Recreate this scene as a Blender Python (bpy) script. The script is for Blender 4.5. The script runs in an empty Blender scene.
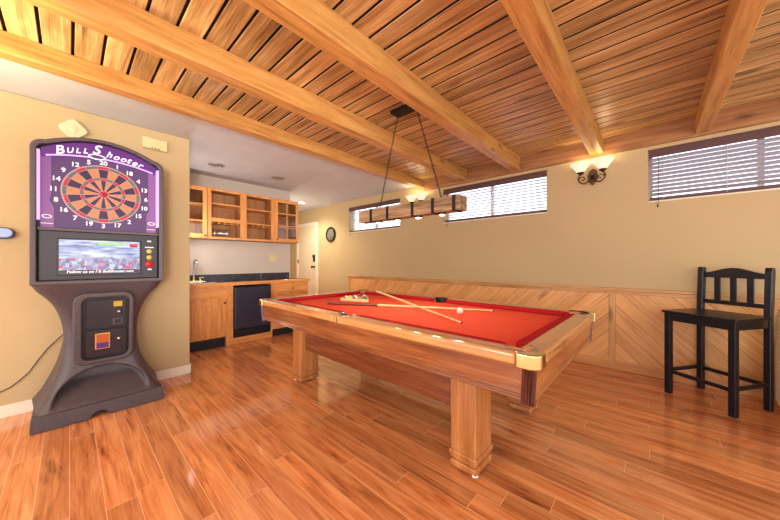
import bpy, bmesh, math, random
from mathutils import Vector, Matrix
random.seed(7)
R = math.radians
PI = math.pi
S = bpy.context.scene
COL = S.collection

# ------------------------------------------------------------------ mesh builder
class MB:
    def __init__(s, off=(0, 0, 0)):
        s.v = []; s.f = []; s.sm = []; s.mi = []; s.rnd = []; s.off = Vector(off); s.cur = 0; s.r = 0.5
        s.M = None
    def add(s, vs, fs, smooth=False):
        b = len(s.v)
        for p in vs:
            p = Vector(p)
            if s.M is not None: p = s.M @ p
            s.v.append(p - s.off)
        for f in fs:
            s.f.append([i + b for i in f]); s.sm.append(smooth); s.mi.append(s.cur); s.rnd.append(s.r)
    def box(s, x0, x1, y0, y1, z0, z1):
        v = [(x0,y0,z0),(x1,y0,z0),(x1,y1,z0),(x0,y1,z0),(x0,y0,z1),(x1,y0,z1),(x1,y1,z1),(x0,y1,z1)]
        s.add(v, [(0,3,2,1),(4,5,6,7),(0,1,5,4),(1,2,6,5),(2,3,7,6),(3,0,4,7)])
    def prism(s, poly, axis, a, b, smooth=False):
        """poly of 2-D points extruded along axis: x -> (y,z), y -> (x,z), z -> (x,y)"""
        def P(p, t):
            return (t,p[0],p[1]) if axis == 'x' else (p[0],t,p[1]) if axis == 'y' else (p[0],p[1],t)
        n = len(poly)
        s.add([P(p,a) for p in poly] + [P(p,b) for p in poly],
              [list(range(n))[::-1], list(range(n, 2*n))])
        bb = len(s.v) - 2*n
        for i in range(n):
            j = (i+1) % n
            s.f.append([bb+i, bb+j, bb+n+j, bb+n+i]); s.sm.append(smooth); s.mi.append(s.cur); s.rnd.append(s.r)
    def tube(s, pts, r, n=8, closed=False, taper=None):
        pts = [Vector(p) for p in pts]; N = len(pts); vs = []; fs = []
        up = None
        for i, p in enumerate(pts):
            a = pts[(i-1) % N] if (i or closed) else p
            c = pts[(i+1) % N] if (i < N-1 or closed) else p
            t = (c - a).normalized()
            if up is None:
                up = Vector((0,0,1)) if abs(t.z) < .9 else Vector((1,0,0))
            sd = t.cross(up).normalized(); up = sd.cross(t).normalized()
            rr = taper[i] if taper else r
            for k in range(n):
                th = 2*PI*k/n
                vs.append(p + sd*math.cos(th)*rr + up*math.sin(th)*rr)
        for i in range(N if closed else N-1):
            j = (i+1) % N
            for k in range(n):
                l = (k+1) % n
                fs.append((i*n+k, j*n+k, j*n+l, i*n+l))
        s.add(vs, fs, True)
        if not closed:
            s.add(vs[:n], [tuple(range(n))]); s.add(vs[-n:], [tuple(range(n))[::-1]])
    def lathe(s, prof, c=(0,0,0), axis=(0,0,1), n=20, cap=True):
        c = Vector(c); ax = Vector(axis).normalized()
        e1 = ax.orthogonal().normalized(); e2 = ax.cross(e1)
        vs = []; fs = []
        for r, h in prof:
            for k in range(n):
                th = 2*PI*k/n
                vs.append(c + ax*h + e1*math.cos(th)*r + e2*math.sin(th)*r)
        for i in range(len(prof)-1):
            for k in range(n):
                l = (k+1) % n
                fs.append((i*n+k, i*n+l, (i+1)*n+l, (i+1)*n+k))
        s.add(vs, fs, True)
        if cap:
            if prof[0][0] > 1e-5: s.add(vs[:n], [tuple(range(n))[::-1]])
            if prof[-1][0] > 1e-5: s.add(vs[-n:], [tuple(range(n))])
    def cyl(s, p0, p1, r, n=16, r1=None):
        p0 = Vector(p0); p1 = Vector(p1)
        s.lathe([(r,0),(r if r1 is None else r1,(p1-p0).length)], p0, p1-p0, n)
    def ball(s, c, r, n=16):
        m = n//2
        s.lathe([(r*math.sin(PI*i/m), -r*math.cos(PI*i/m)) for i in range(m+1)], c, (0,0,1), n, False)
    def text(s, body, size, M, depth=0.002, shear=0.0, bold=0.0):
        cu = bpy.data.curves.new('lettering', 'FONT'); cu.body = body; cu.size = size
        cu.extrude = depth/2; cu.shear = shear; cu.offset = bold; cu.align_x = 'CENTER'; cu.align_y = 'CENTER'
        cu.resolution_u = 3
        o = bpy.data.objects.new('lettering', cu); COL.objects.link(o)
        dg = bpy.context.evaluated_depsgraph_get(); dg.update()
        me = bpy.data.meshes.new_from_object(o.evaluated_get(dg))
        s.add([M @ v.co for v in me.vertices], [tuple(p.vertices) for p in me.polygons])
        w = max(v.co.x for v in me.vertices) - min(v.co.x for v in me.vertices) if len(me.vertices) else 0
        bpy.data.objects.remove(o); bpy.data.curves.remove(cu); bpy.data.meshes.remove(me)
        return w
    def build(s, name, mat=None, parent=None, bevel=0, seg=2, sub=0):
        me = bpy.data.meshes.new(name)
        me.from_pydata([tuple(v) for v in s.v], [], s.f)
        for m in (mat if isinstance(mat, (list, tuple)) else [mat]):
            if m: me.materials.append(m)
        at = me.attributes.new('rnd', 'FLOAT', 'FACE')
        for i, p in enumerate(me.polygons):
            p.use_smooth = s.sm[i]; p.material_index = s.mi[i]; at.data[i].value = s.rnd[i]
        bm = bmesh.new(); bm.from_mesh(me); bmesh.ops.recalc_face_normals(bm, faces=bm.faces); bm.to_mesh(me); bm.free()
        me.update()
        o = bpy.data.objects.new(name, me); COL.objects.link(o)
        if parent: o.parent = parent
        else: o.location = s.off
        if bevel:
            b = o.modifiers.new('Bevel', 'BEVEL'); b.width = bevel; b.segments = seg; b.limit_method = 'ANGLE'; b.angle_limit = R(40)
        if sub:
            b = o.modifiers.new('Subdivision', 'SUBSURF'); b.levels = sub; b.render_levels = sub
        return o

def tag(o, label=None, cat=None, group=None, kind=None):
    if label: o['label'] = label
    if cat: o['category'] = cat
    if group: o['group'] = group
    if kind: o['kind'] = kind
    return o
def thing(name, loc, label, cat, group=None, rz=0):
    o = bpy.data.objects.new(name, None); COL.objects.link(o); o.location = loc; o.rotation_euler = (0,0,rz)
    o.empty_display_size = .1
    return tag(o, label, cat, group)
def copy_tree(o, parent=None):
    c = o.copy(); COL.objects.link(c)
    if parent: c.parent = parent
    for ch in list(o.children): copy_tree(ch, c)
    return c

# ------------------------------------------------------------------ materials
def new_mat(name):
    m = bpy.data.materials.new(name); m.use_nodes = True
    nt = m.node_tree; b = nt.nodes['Principled BSDF']
    return m, nt, b
def srgb(r, g, b):
    f = lambda c: c/12.92 if c <= .04045 else ((c+.055)/1.055)**2.4
    return (f(r/255), f(g/255), f(b/255), 1)
def setp(b, **k):
    for n, v in k.items(): b.inputs[n.replace('_', ' ')].default_value = v
def N(nt, t, **k):
    n = nt.nodes.new(t)
    for a, v in k.items():
        if a in n.inputs: n.inputs[a].default_value = v
        else: setattr(n, a, v)
    return n
def L(nt, a, b): nt.links.new(a, b)
def mathn(nt, op, a, b=None, c=None):
    n = nt.nodes.new('ShaderNodeMath'); n.operation = op
    for i, x in enumerate((a, b, c)):
        if x is None: continue
        if isinstance(x, (int, float)): n.inputs[i].default_value = x
        else: L(nt, x, n.inputs[i])
    return n.outputs[0]
def mixc(nt, fac, a, b, mode='MIX'):
    n = nt.nodes.new('ShaderNodeMix'); n.data_type = 'RGBA'; n.blend_type = mode
    for i, x in ((0, fac), (6, a), (7, b)):
        if isinstance(x, (int, float, tuple, list)): n.inputs[i].default_value = x
        else: L(nt, x, n.inputs[i])
    return n.outputs[2]
def ramp(nt, fac, stops):
    n = nt.nodes.new('ShaderNodeValToRGB'); e = n.color_ramp.elements
    while len(e) < len(stops): e.new(.5)
    for i, (p, c) in enumerate(stops): e[i].position = p; e[i].color = c
    L(nt, fac, n.inputs[0]); return n.outputs[0]

def plain(name, col, rough=.5, metal=0, spec=.5, coat=0, bump=0, bscale=60, var=0, vscale=4, **extra):
    m, nt, b = new_mat(name); setp(b, Base_Color=col, Roughness=rough, Metallic=metal)
    b.inputs['Specular IOR Level'].default_value = spec
    if coat: b.inputs['Coat Weight'].default_value = coat; b.inputs['Coat Roughness'].default_value = .08
    tc = N(nt, 'ShaderNodeTexCoord')
    n = N(nt, 'ShaderNodeTexNoise', Scale=vscale, Detail=5.0); L(nt, tc.outputs['Object'], n.inputs['Vector'])
    v = var if var else .04
    dark = tuple(c*(1-v) for c in col[:3]) + (1,); lite = tuple(min(1, c*(1+v)) for c in col[:3]) + (1,)
    L(nt, ramp(nt, n.outputs[0], [(.3, dark), (.7, lite)]), b.inputs['Base Color'])
    if bump:
        n2 = N(nt, 'ShaderNodeTexNoise', Scale=bscale, Detail=6.0); L(nt, tc.outputs['Object'], n2.inputs['Vector'])
        bp = N(nt, 'ShaderNodeBump', Strength=bump, Distance=.01); L(nt, n2.outputs[0], bp.inputs['Height']); L(nt, bp.outputs[0], b.inputs['Normal'])
    for k, vv in extra.items(): b.inputs[k.replace('_', ' ')].default_value = vv
    return m

def wood(name, dark, mid, lite, axis='x', rough=.35, coat=0.0, scale=1.0, knots=True, rot=None, use_rnd=False, spread=.35, bump=.1, contrast=1.0):
    m, nt, b = new_mat(name); setp(b, Roughness=rough)
    if coat: b.inputs['Coat Weight'].default_value = coat; b.inputs['Coat Roughness'].default_value = .06
    tc = N(nt, 'ShaderNodeTexCoord'); vec = tc.outputs['Object']
    if rot:
        mp0 = N(nt, 'ShaderNodeMapping'); mp0.inputs['Rotation'].default_value = rot; L(nt, vec, mp0.inputs[0]); vec = mp0.outputs[0]
    rnd = None
    if use_rnd:
        at = N(nt, 'ShaderNodeAttribute', attribute_name='rnd'); rnd = at.outputs['Fac']
        sc = mathn(nt, 'MULTIPLY', rnd, 37.0)
        cb = N(nt, 'ShaderNodeCombineXYZ'); [L(nt, sc, cb.inputs[i]) for i in range(3)]
        va = N(nt, 'ShaderNodeVectorMath', operation='ADD'); L(nt, vec, va.inputs[0]); L(nt, cb.outputs[0], va.inputs[1]); vec = va.outputs[0]
    s = {'x': (1.0, 13, 13), 'y': (13, 1.0, 13), 'z': (13, 13, 1.0)}[axis]
    mp = N(nt, 'ShaderNodeMapping'); mp.inputs['Scale'].default_value = [q*scale for q in s]; L(nt, vec, mp.inputs[0])
    n1 = N(nt, 'ShaderNodeTexNoise', Scale=1.5, Detail=7.0, Roughness=.62, Distortion=.35); L(nt, mp.outputs[0], n1.inputs['Vector'])
    mp2 = N(nt, 'ShaderNodeMapping'); mp2.inputs['Scale'].default_value = [q*scale*(1.4 if q < 2 else 7) for q in s]; L(nt, vec, mp2.inputs[0])
    n2 = N(nt, 'ShaderNodeTexNoise', Scale=2.0, Detail=4.0, Roughness=.6); L(nt, mp2.outputs[0], n2.inputs['Vector'])
    fac = mathn(nt, 'ADD', mathn(nt, 'MULTIPLY', n1.outputs[0], .64), mathn(nt, 'MULTIPLY', n2.outputs[0], .36))
    h = .17/contrast
    c = ramp(nt, fac, [(.5-h, dark), (.5, mid), (.5+h*.9, lite)])
    if knots:
        mk = N(nt, 'ShaderNodeMapping'); mk.inputs['Scale'].default_value = [q*scale for q in {'x': (1.3, 4, 4), 'y': (4, 1.3, 4), 'z': (4, 4, 1.3)}[axis]]; L(nt, vec, mk.inputs[0])
        vo = N(nt, 'ShaderNodeTexVoronoi', Scale=1.1); L(nt, mk.outputs[0], vo.inputs['Vector'])
        kf = ramp(nt, vo.outputs['Distance'], [(0.05, (1,1,1,1)), (.16, (0,0,0,1))])
        cd = tuple(x*.45 for x in dark[:3]) + (1,)
        c = mixc(nt, mathn(nt, 'MULTIPLY', kf, .75), c, cd)
    if use_rnd:
        val = mathn(nt, 'ADD', mathn(nt, 'MULTIPLY', rnd, spread), 1 - spread/2)
        hs = N(nt, 'ShaderNodeHueSaturation'); L(nt, val, hs.inputs['Value']); L(nt, c, hs.inputs['Color']); c = hs.outputs[0]
    L(nt, c, b.inputs['Base Color'])
    if bump:
        bp = N(nt, 'ShaderNodeBump', Strength=bump, Distance=.004); L(nt, fac, bp.inputs['Height']); L(nt, bp.outputs[0], b.inputs['Normal'])
    return m

def emit(name, col, strength, rough=.3):
    m, nt, b = new_mat(name); setp(b, Base_Color=tuple(q*.5 for q in col[:3])+(1,), Roughness=rough); b.inputs['Emission Color'].default_value = col
    b.inputs['Emission Strength'].default_value = strength; return m
def glass(name, tint=(1,1,1,1), gl=.08, rough=0.0):
    m, nt, b = new_mat(name); nt.nodes.remove(b)
    out = nt.nodes['Material Output']
    t = N(nt, 'ShaderNodeBsdfTransparent'); t.inputs[0].default_value = tint
    g = N(nt, 'ShaderNodeBsdfGlossy'); g.inputs['Roughness'].default_value = rough
    fr = N(nt, 'ShaderNodeFresnel', IOR=1.5)
    ge = N(nt, 'ShaderNodeNewGeometry')
    f = mathn(nt, 'MULTIPLY', mathn(nt, 'MAXIMUM', fr.outputs[0], gl), mathn(nt, 'SUBTRACT', 1.0, ge.outputs['Backfacing']))
    mx = N(nt, 'ShaderNodeMixShader'); L(nt, f, mx.inputs[0]); L(nt, t.outputs[0], mx.inputs[1]); L(nt, g.outputs[0], mx.inputs[2])
    L(nt, mx.outputs[0], out.inputs[0]); return m

def floor_mat():
    m, nt, b = new_mat('laminate_planks')
    tc = N(nt, 'ShaderNodeTexCoord'); sep = N(nt, 'ShaderNodeSeparateXYZ'); L(nt, tc.outputs['Object'], sep.inputs[0])
    rowh = .118
    row = mathn(nt, 'FLOOR', mathn(nt, 'DIVIDE', sep.outputs[1], rowh))
    wn = N(nt, 'ShaderNodeTexWhiteNoise', noise_dimensions='1D'); L(nt, row, wn.inputs['W'])
    xo = mathn(nt, 'ADD', sep.outputs[0], mathn(nt, 'MULTIPLY', wn.outputs['Value'], 5.0))
    cb = N(nt, 'ShaderNodeCombineXYZ'); L(nt, xo, cb.inputs[0]); L(nt, sep.outputs[1], cb.inputs[1])
    br = N(nt, 'ShaderNodeTexBrick'); br.offset = 0; br.squash = 1
    for k, v in (('Scale', 1.0), ('Brick Width', 1.21), ('Row Height', rowh), ('Mortar Size', .0016), ('Mortar Smooth', .2), ('Bias', 0.0)): br.inputs[k].default_value = v
    br.inputs['Color1'].default_value = (0,0,0,1); br.inputs['Color2'].default_value = (1,1,1,1); br.inputs['Mortar'].default_value = (.5,.5,.5,1)
    L(nt, cb.outputs[0], br.inputs['Vector'])
    rb = N(nt, 'ShaderNodeSeparateColor'); L(nt, br.outputs['Color'], rb.inputs[0]); rnd = rb.outputs[0]
    cb2 = N(nt, 'ShaderNodeCombineXYZ')
    L(nt, xo, cb2.inputs[0]); L(nt, sep.outputs[1], cb2.inputs[1]); L(nt, mathn(nt, 'MULTIPLY', rnd, 23.0), cb2.inputs[2])
    mp = N(nt, 'ShaderNodeMapping'); mp.inputs['Scale'].default_value = (1.2, 13, 1); L(nt, cb2.outputs[0], mp.inputs[0])
    n1 = N(nt, 'ShaderNodeTexNoise', Scale=1.3, Detail=7.0, Roughness=.6, Distortion=1.2); L(nt, mp.outputs[0], n1.inputs['Vector'])
    mp2 = N(nt, 'ShaderNodeMapping'); mp2.inputs['Scale'].default_value = (2.2, 70, 1); L(nt, cb2.outputs[0], mp2.inputs[0])
    n2 = N(nt, 'ShaderNodeTexNoise', Scale=1.6, Detail=4.0, Roughness=.6); L(nt, mp2.outputs[0], n2.inputs['Vector'])
    fac = mathn(nt, 'ADD', mathn(nt, 'MULTIPLY', n1.outputs[0], .72), mathn(nt, 'MULTIPLY', n2.outputs[0], .28))
    c = ramp(nt, fac, [(.30, FLOOR_D), (.45, FLOOR_M), (.62, FLOOR_L)])
    hs = N(nt, 'ShaderNodeHueSaturation'); L(nt, c, hs.inputs['Color'])
    L(nt, mathn(nt, 'ADD', mathn(nt, 'MULTIPLY', rnd, .36), .82), hs.inputs['Value'])
    c = mixc(nt, br.outputs['Fac'], hs.outputs[0], srgb(236, 186, 138))  # pale seam colour paints in the light caught on plank bevels
    L(nt, c, b.inputs['Base Color'])
    L(nt, mathn(nt, 'ADD', mathn(nt, 'MULTIPLY', n2.outputs[0], .06), .07), b.inputs['Roughness'])
    b.inputs['Specular IOR Level'].default_value = .55
    b.inputs['Coat Weight'].default_value = .35; b.inputs['Coat Roughness'].default_value = .09
    bp = N(nt, 'ShaderNodeBump', Strength=.12, Distance=.002)
    L(nt, mathn(nt, 'SUBTRACT', 1.0, br.outputs['Fac']), bp.inputs['Height']); L(nt, bp.outputs[0], b.inputs['Normal'])
    return m
FLOOR_D, FLOOR_M, FLOOR_L = srgb(96, 50, 28), srgb(202, 124, 72), srgb(226, 156, 100)

M = {}
M['floor'] = floor_mat()
M['wall'] = plain('painted_plaster', srgb(196, 172, 128), .75, bump=.25, bscale=9, spec=.25, var=.03, vscale=1.5)
M['wall_alcove'] = plain('painted_alcove_plaster', srgb(204, 190, 174), .75, bump=.15, bscale=9, spec=.25, var=.03, vscale=1.5)
M['white_ceiling'] = plain('white_ceiling_paint', srgb(204, 204, 204), .8, bump=.1, bscale=40, spec=.2)
M['white_trim'] = plain('white_trim_paint', srgb(238, 226, 206), .4)
M['door_white'] = plain('door_paint', srgb(226, 208, 176), .4)
M['ceil_wood'] = wood('ceiling_boards_wood', srgb(112, 80, 44), srgb(190, 150, 94), srgb(226, 194, 138), 'x', rough=.36, use_rnd=True, spread=.44, coat=0, bump=.3, contrast=1.15)
M['groove'] = plain('groove_shadow_wood', srgb(46, 28, 18), .7)
M['beam'] = wood('beam_wood', srgb(140, 92, 44), srgb(196, 142, 74), srgb(216, 168, 100), 'y', rough=.45, scale=1.3, bump=.12, contrast=.95)
M['ledger'] = wood('ledger_wood', srgb(118, 74, 42), srgb(164, 112, 66), srgb(188, 138, 88), 'x', rough=.45, scale=1.2, bump=.1)
M['wain_a'] = wood('wainscot_rising', srgb(190, 130, 72), srgb(228, 168, 100), srgb(240, 186, 122), 'x', rough=.45, rot=(0, R(45), 0), use_rnd=True, spread=.14)
M['wain_b'] = wood('wainscot_falling', srgb(190, 130, 72), srgb(228, 168, 100), srgb(240, 186, 122), 'x', rough=.45, rot=(0, R(-45), 0), use_rnd=True, spread=.14)
M['trim_wood'] = wood('trim_wood', srgb(160, 110, 62), srgb(204, 152, 92), srgb(222, 176, 118), 'x', rough=.4)
M['trim_wood_z'] = wood('trim_wood_upright', srgb(160, 110, 62), srgb(204, 152, 92), srgb(222, 176, 118), 'z', rough=.4)
M['base_wood'] = wood('baseboard_wood', srgb(186, 122, 64), srgb(214, 150, 86), srgb(228, 172, 108), 'x', rough=.4, knots=False)
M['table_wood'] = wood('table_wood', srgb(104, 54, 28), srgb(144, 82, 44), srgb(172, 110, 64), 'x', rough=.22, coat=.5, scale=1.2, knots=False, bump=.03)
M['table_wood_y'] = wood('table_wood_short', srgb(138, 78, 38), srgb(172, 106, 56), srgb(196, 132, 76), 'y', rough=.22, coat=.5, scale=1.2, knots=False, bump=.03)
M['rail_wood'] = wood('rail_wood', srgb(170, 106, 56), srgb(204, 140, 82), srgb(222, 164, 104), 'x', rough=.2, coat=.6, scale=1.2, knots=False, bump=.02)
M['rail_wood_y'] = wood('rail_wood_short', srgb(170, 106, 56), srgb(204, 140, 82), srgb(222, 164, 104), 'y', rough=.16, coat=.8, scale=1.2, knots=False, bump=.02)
M['leg_wood'] = wood('leg_wood', srgb(140, 80, 38), srgb(176, 110, 58), srgb(200, 136, 78), 'z', rough=.25, coat=.4, knots=False, bump=.03)
M['dark_wood'] = wood('dark_mahogany', srgb(46, 16, 12), srgb(84, 34, 22), srgb(112, 52, 32), 'z', rough=.2, coat=.5, knots=False, bump=.03)
M['frame_wood'] = wood('frame_wood', srgb(86, 38, 20), srgb(120, 60, 32), srgb(148, 84, 48), 'x', rough=.25, coat=.4, knots=False, bump=.03)
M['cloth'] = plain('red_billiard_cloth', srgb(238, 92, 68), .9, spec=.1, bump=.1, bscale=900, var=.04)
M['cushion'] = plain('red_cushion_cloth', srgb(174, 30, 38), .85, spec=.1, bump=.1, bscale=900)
M['brass'] = plain('brushed_brass', srgb(226, 196, 128), .25, metal=1, var=.08, vscale=30)
M['chrome'] = plain('chrome', srgb(214, 214, 216), .15, metal=1)
M['pocket_metal'] = plain('pocket_rim_metal', srgb(190, 182, 178), .22, metal=1)
M['black_rubber'] = plain('black_rubber', srgb(24, 22, 26), .5)
M['stool'] = plain('black_worn_paint', srgb(16, 18, 30), .3, bump=.2, bscale=60, var=.5, vscale=40)
M['machine'] = plain('black_moulded_plastic', srgb(78, 68, 72), .42, bump=.2, bscale=260, var=.12, vscale=40)
M['machine_dark'] = plain('dark_plastic', srgb(36, 28, 36), .4, var=.12, vscale=40)
M['recess'] = plain('recess_black', srgb(20, 18, 24), .45)
M['iron'] = plain('dark_iron', srgb(44, 36, 34), .45, metal=.8)
M['bronze'] = plain('bronze_metal', srgb(92, 68, 48), .38, metal=.9)
M['blind'] = plain('maroon_blind_wood', srgb(92, 58, 56), .4)
M['slat'] = plain('painted_blind_slat', srgb(176, 170, 180), .35)
M['slat_white'] = plain('pale_blind_slat', srgb(216, 218, 234), .35)
M['cord'] = plain('blind_cord', srgb(206, 196, 190), .7)
M['cabinet'] = wood('oak_cabinet', srgb(192, 118, 58), srgb(224, 152, 82), srgb(238, 178, 110), 'z', rough=.32, coat=.2, knots=False, scale=1.4, bump=.04)
M['cabinet_y'] = wood('oak_cabinet_across', srgb(192, 118, 58), srgb(224, 152, 82), srgb(238, 178, 110), 'y', rough=.32, coat=.2, knots=False, scale=1.4, bump=.04)
M['cab_in'] = wood('oak_cabinet_inside', srgb(150, 96, 54), srgb(178, 122, 72), srgb(196, 142, 90), 'z', rough=.5, knots=False, scale=1.2, bump=.02)
M['black_tile'] = plain('dark_tile', srgb(58, 56, 64), .2, var=.2, vscale=9)
M['fridge'] = plain('fridge_black', srgb(44, 44, 62), .32, var=.1, bump=.05, bscale=200)
M['glass'] = glass('clear_glass', (.94, .96, .97, 1), .07)
M['stemware'] = glass('stemware_glass', (.90, .90, .92, 1), .16, .03)
M['shade'] = emit('lit_alabaster_shade', (1, .86, .62, 1), .42)
M['bulb'] = emit('lit_bulb', (1, .86, .62, 1), 4.0)
M['down'] = emit('lit_downlight', (1, .88, .68, 1), 22.0)
M['down_off'] = plain('unlit_downlight', srgb(170, 160, 150), .3, metal=.4)
M['pendant'] = wood('pendant_barn_wood', srgb(70, 50, 34), srgb(140, 108, 74), srgb(184, 150, 112), 'x', rough=.55, scale=1.6, contrast=1.2)
M['beige_plastic'] = plain('beige_plastic', srgb(226, 208, 164), .5)
M['cream_plastic'] = plain('cream_plastic', srgb(222, 204, 150), .5)
M['fabric'] = plain('beige_tweed', srgb(200, 184, 146), .95, spec=.1, bump=.6, bscale=220, var=.22, vscale=60)
M['cue'] = wood('cue_maple', srgb(206, 160, 98), srgb(232, 194, 130), srgb(244, 212, 156), 'x', rough=.25, coat=.5, knots=False)
M['cue_butt'] = plain('cue_butt_lacquer', srgb(112, 52, 30), .25, coat=.5)
M['rack'] = wood('rack_wood', srgb(214, 170, 104), srgb(236, 200, 136), srgb(246, 218, 164), 'x', rough=.35, knots=False)
M['ivory'] = plain('ivory_ball', srgb(244, 232, 204), .12, coat=.5)
M['ext_grass'] = plain('garden_hedge', srgb(92, 104, 88), .9, var=.5, vscale=6)
M['ext_wall'] = plain('neighbour_wall', srgb(150, 150, 150), .9, var=.1)
M['black_cable'] = plain('black_cable', srgb(30, 24, 24), .5)
M['blue_gloss'] = plain('pale_blue_gloss', srgb(150, 178, 226), .12, coat=.6)
M['dark_rim'] = plain('dark_rim', srgb(60, 52, 60), .4)

# dart machine materials
M['purple_panel'] = emit('lit_purple_panel', srgb(84, 52, 104), .3, .5)
M['purple_side'] = emit('lit_lilac_panel', srgb(140, 84, 146), .3, .4)
M['marquee'] = emit('lit_purple_marquee', srgb(96, 44, 124), .35, .3)
M['led'] = emit('led_strip', (.72, .40, .95, 1), .6)
M['letter'] = emit('lit_lettering', (1, .84, 1, 1), .7)
M['num'] = emit('white_numerals', (1, .94, .92, 1), .35)
M['d_orange'] = emit('segment_orange', srgb(222, 132, 88), .28, .5)
M['d_dark'] = plain('segment_dark', srgb(44, 22, 58), .5)
M['d_red'] = emit('segment_red', srgb(204, 30, 56), .25, .5)
M['d_green'] = plain('segment_green', srgb(84, 100, 96), .5)
M['d_wire'] = emit('spider_white', srgb(220, 190, 190), .05, .4)
M['btn_red'] = emit('red_button', srgb(230, 24, 24), .25)
M['btn_yellow'] = emit('yellow_button', srgb(240, 210, 110), .15)
M['lab_yellow'] = emit('yellow_label', srgb(230, 190, 60), .1)
M['lab_orange'] = emit('orange_label', srgb(220, 110, 50), .1)
M['lab_purple'] = emit('purple_label', srgb(110, 56, 140), .1)
M['scr_strip'] = plain('screen_strip', srgb(30, 30, 44), .3)

def screen_mat():
    m, nt, b = new_mat('lit_screen'); setp(b, Base_Color=(.02,.02,.02,1), Roughness=.2)
    tc = N(nt, 'ShaderNodeTexCoord'); sp = N(nt, 'ShaderNodeSeparateXYZ'); L(nt, tc.outputs['Generated'], sp.inputs[0])
    z = sp.outputs[2]
    mp = N(nt, 'ShaderNodeMapping'); mp.inputs['Scale'].default_value = (1, 3, 9); L(nt, tc.outputs['Generated'], mp.inputs[0])
    n = N(nt, 'ShaderNodeTexNoise', Scale=1.3, Detail=4.0); L(nt, mp.outputs[0], n.inputs['Vector'])
    sky = ramp(nt, n.outputs[0], [(.35, srgb(120, 130, 190)), (.5, srgb(190, 200, 235)), (.62, srgb(240, 244, 255))])
    mp2 = N(nt, 'ShaderNodeMapping'); mp2.inputs['Scale'].default_value = (1, 26, 12); L(nt, tc.outputs['Generated'], mp2.inputs[0])
    v = N(nt, 'ShaderNodeTexVoronoi', Scale=1.0); L(nt, mp2.outputs[0], v.inputs['Vector'])
    hs = N(nt, 'ShaderNodeSeparateColor'); L(nt, v.outputs['Color'], hs.inputs[0])
    crowd = ramp(nt, hs.outputs[0], [(0, srgb(110, 120, 180)), (.3, srgb(196, 200, 232)), (.5, srgb(110, 140, 160)), (.62, srgb(222, 226, 244)), (.9, srgb(220, 90, 120))])
    n3 = N(nt, 'ShaderNodeTexNoise', Scale=9.0); L(nt, tc.outputs['Generated'], n3.inputs['Vector'])
    zz = mathn(nt, 'ADD', z, mathn(nt, 'MULTIPLY', mathn(nt, 'SUBTRACT', n3.outputs[0], .5), .35))
    f = ramp(nt, zz, [(.44, (0,0,0,1)), (.52, (1,1,1,1))])
    c = mixc(nt, f, crowd, sky)
    L(nt, c, b.inputs['Emission Color']); b.inputs['Emission Strength'].default_value = .52
    return m
M['screen'] = screen_mat()

def pattern_disc_mat():
    m, nt, b = new_mat('patterned_disc'); setp(b, Roughness=.6)
    tc = N(nt, 'ShaderNodeTexCoord')
    v = N(nt, 'ShaderNodeTexVoronoi', Scale=22.0); L(nt, tc.outputs['Object'], v.inputs['Vector'])
    L(nt, ramp(nt, v.outputs['Distance'], [(.15, srgb(64, 58, 52)), (.5, srgb(120, 112, 100))]), b.inputs['Base Color']); return m
M['disc'] = pattern_disc_mat()

# ------------------------------------------------------------------ the setting
YW = 4.10          # inner face of the window wall
XD = -3.70         # dart machine wall
XB = -5.08         # alcove back wall
ZC = 2.595         # underside of ceiling boards
ZW = 2.52          # white ceiling
struct = lambda o: tag(o, kind='structure')

m = MB(); m.box(-7.7, 3.2, -2.6, YW, -.05, 0); floor = struct(m.build('floor', M['floor']))

WIN = [(-4.93, -3.46), (-2.54, -1.00), (-.034, 1.50)]
WZ0, WZ1 = 1.835, 2.375
m = MB()
xs = [-7.7]
for a, b in WIN: xs += [a, b]
xs += [3.2]
m.box(-7.7, 3.2, YW, YW+.2, -.05, WZ0); m.box(-7.7, 3.2, YW, YW+.2, WZ1, 2.9)
for i in range(0, len(xs), 2): m.box(xs[i], xs[i+1], YW, YW+.2, WZ0, WZ1)
struct(m.build('wall_back', M['wall']))
m = MB(); m.prism([(-2.6, 0), (.872, 0), (.872, ZW), (-2.6, ZW)], 'x', XD-.1, XD)
m.box(XB-.12, XD-.1, .772, .872, 0, ZW); struct(m.build('wall_left', M['wall'], bevel=.012))
m = MB(); m.box(XB-.12, XB, .872, 2.80, 0, ZW); m.box(-7.7, XB-.12, 2.68, 2.80, 0, ZW); struct(m.build('wall_alcove', M['wall_alcove']))
m = MB(); m.box(-7.8, -7.7, 2.68, YW, 0, ZW); struct(m.build('wall_hall', M['wall_alcove']))
m = MB(); m.box(-7.7, -2.99, -2.6, YW, ZW, ZW+.1); struct(m.build('ceiling_white', M['white_ceiling']))

# board ceiling
m = MB()
y = -2.6; pitch = .138
while y < YW - .01:
    m.r = random.random()
    y1 = min(y + pitch - .015, YW)
    m.prism([(y, ZC+.003), (y+.003, ZC), (y1-.003, ZC), (y1, ZC+.003), (y1, ZC+.02), (y, ZC+.02)], 'x', -3.0, 3.2)
    m.mi[-1] = 1; m.mi[-3] = 1
    y += pitch
ceil = struct(m.build('ceiling_boards', [M['ceil_wood'], M['groove']]))
m = MB(); m.box(-3.0, 3.2, -2.6, YW, ZC+.0185, ZC+.06); m.build('ceiling_backing', M['groove'], ceil)

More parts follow.
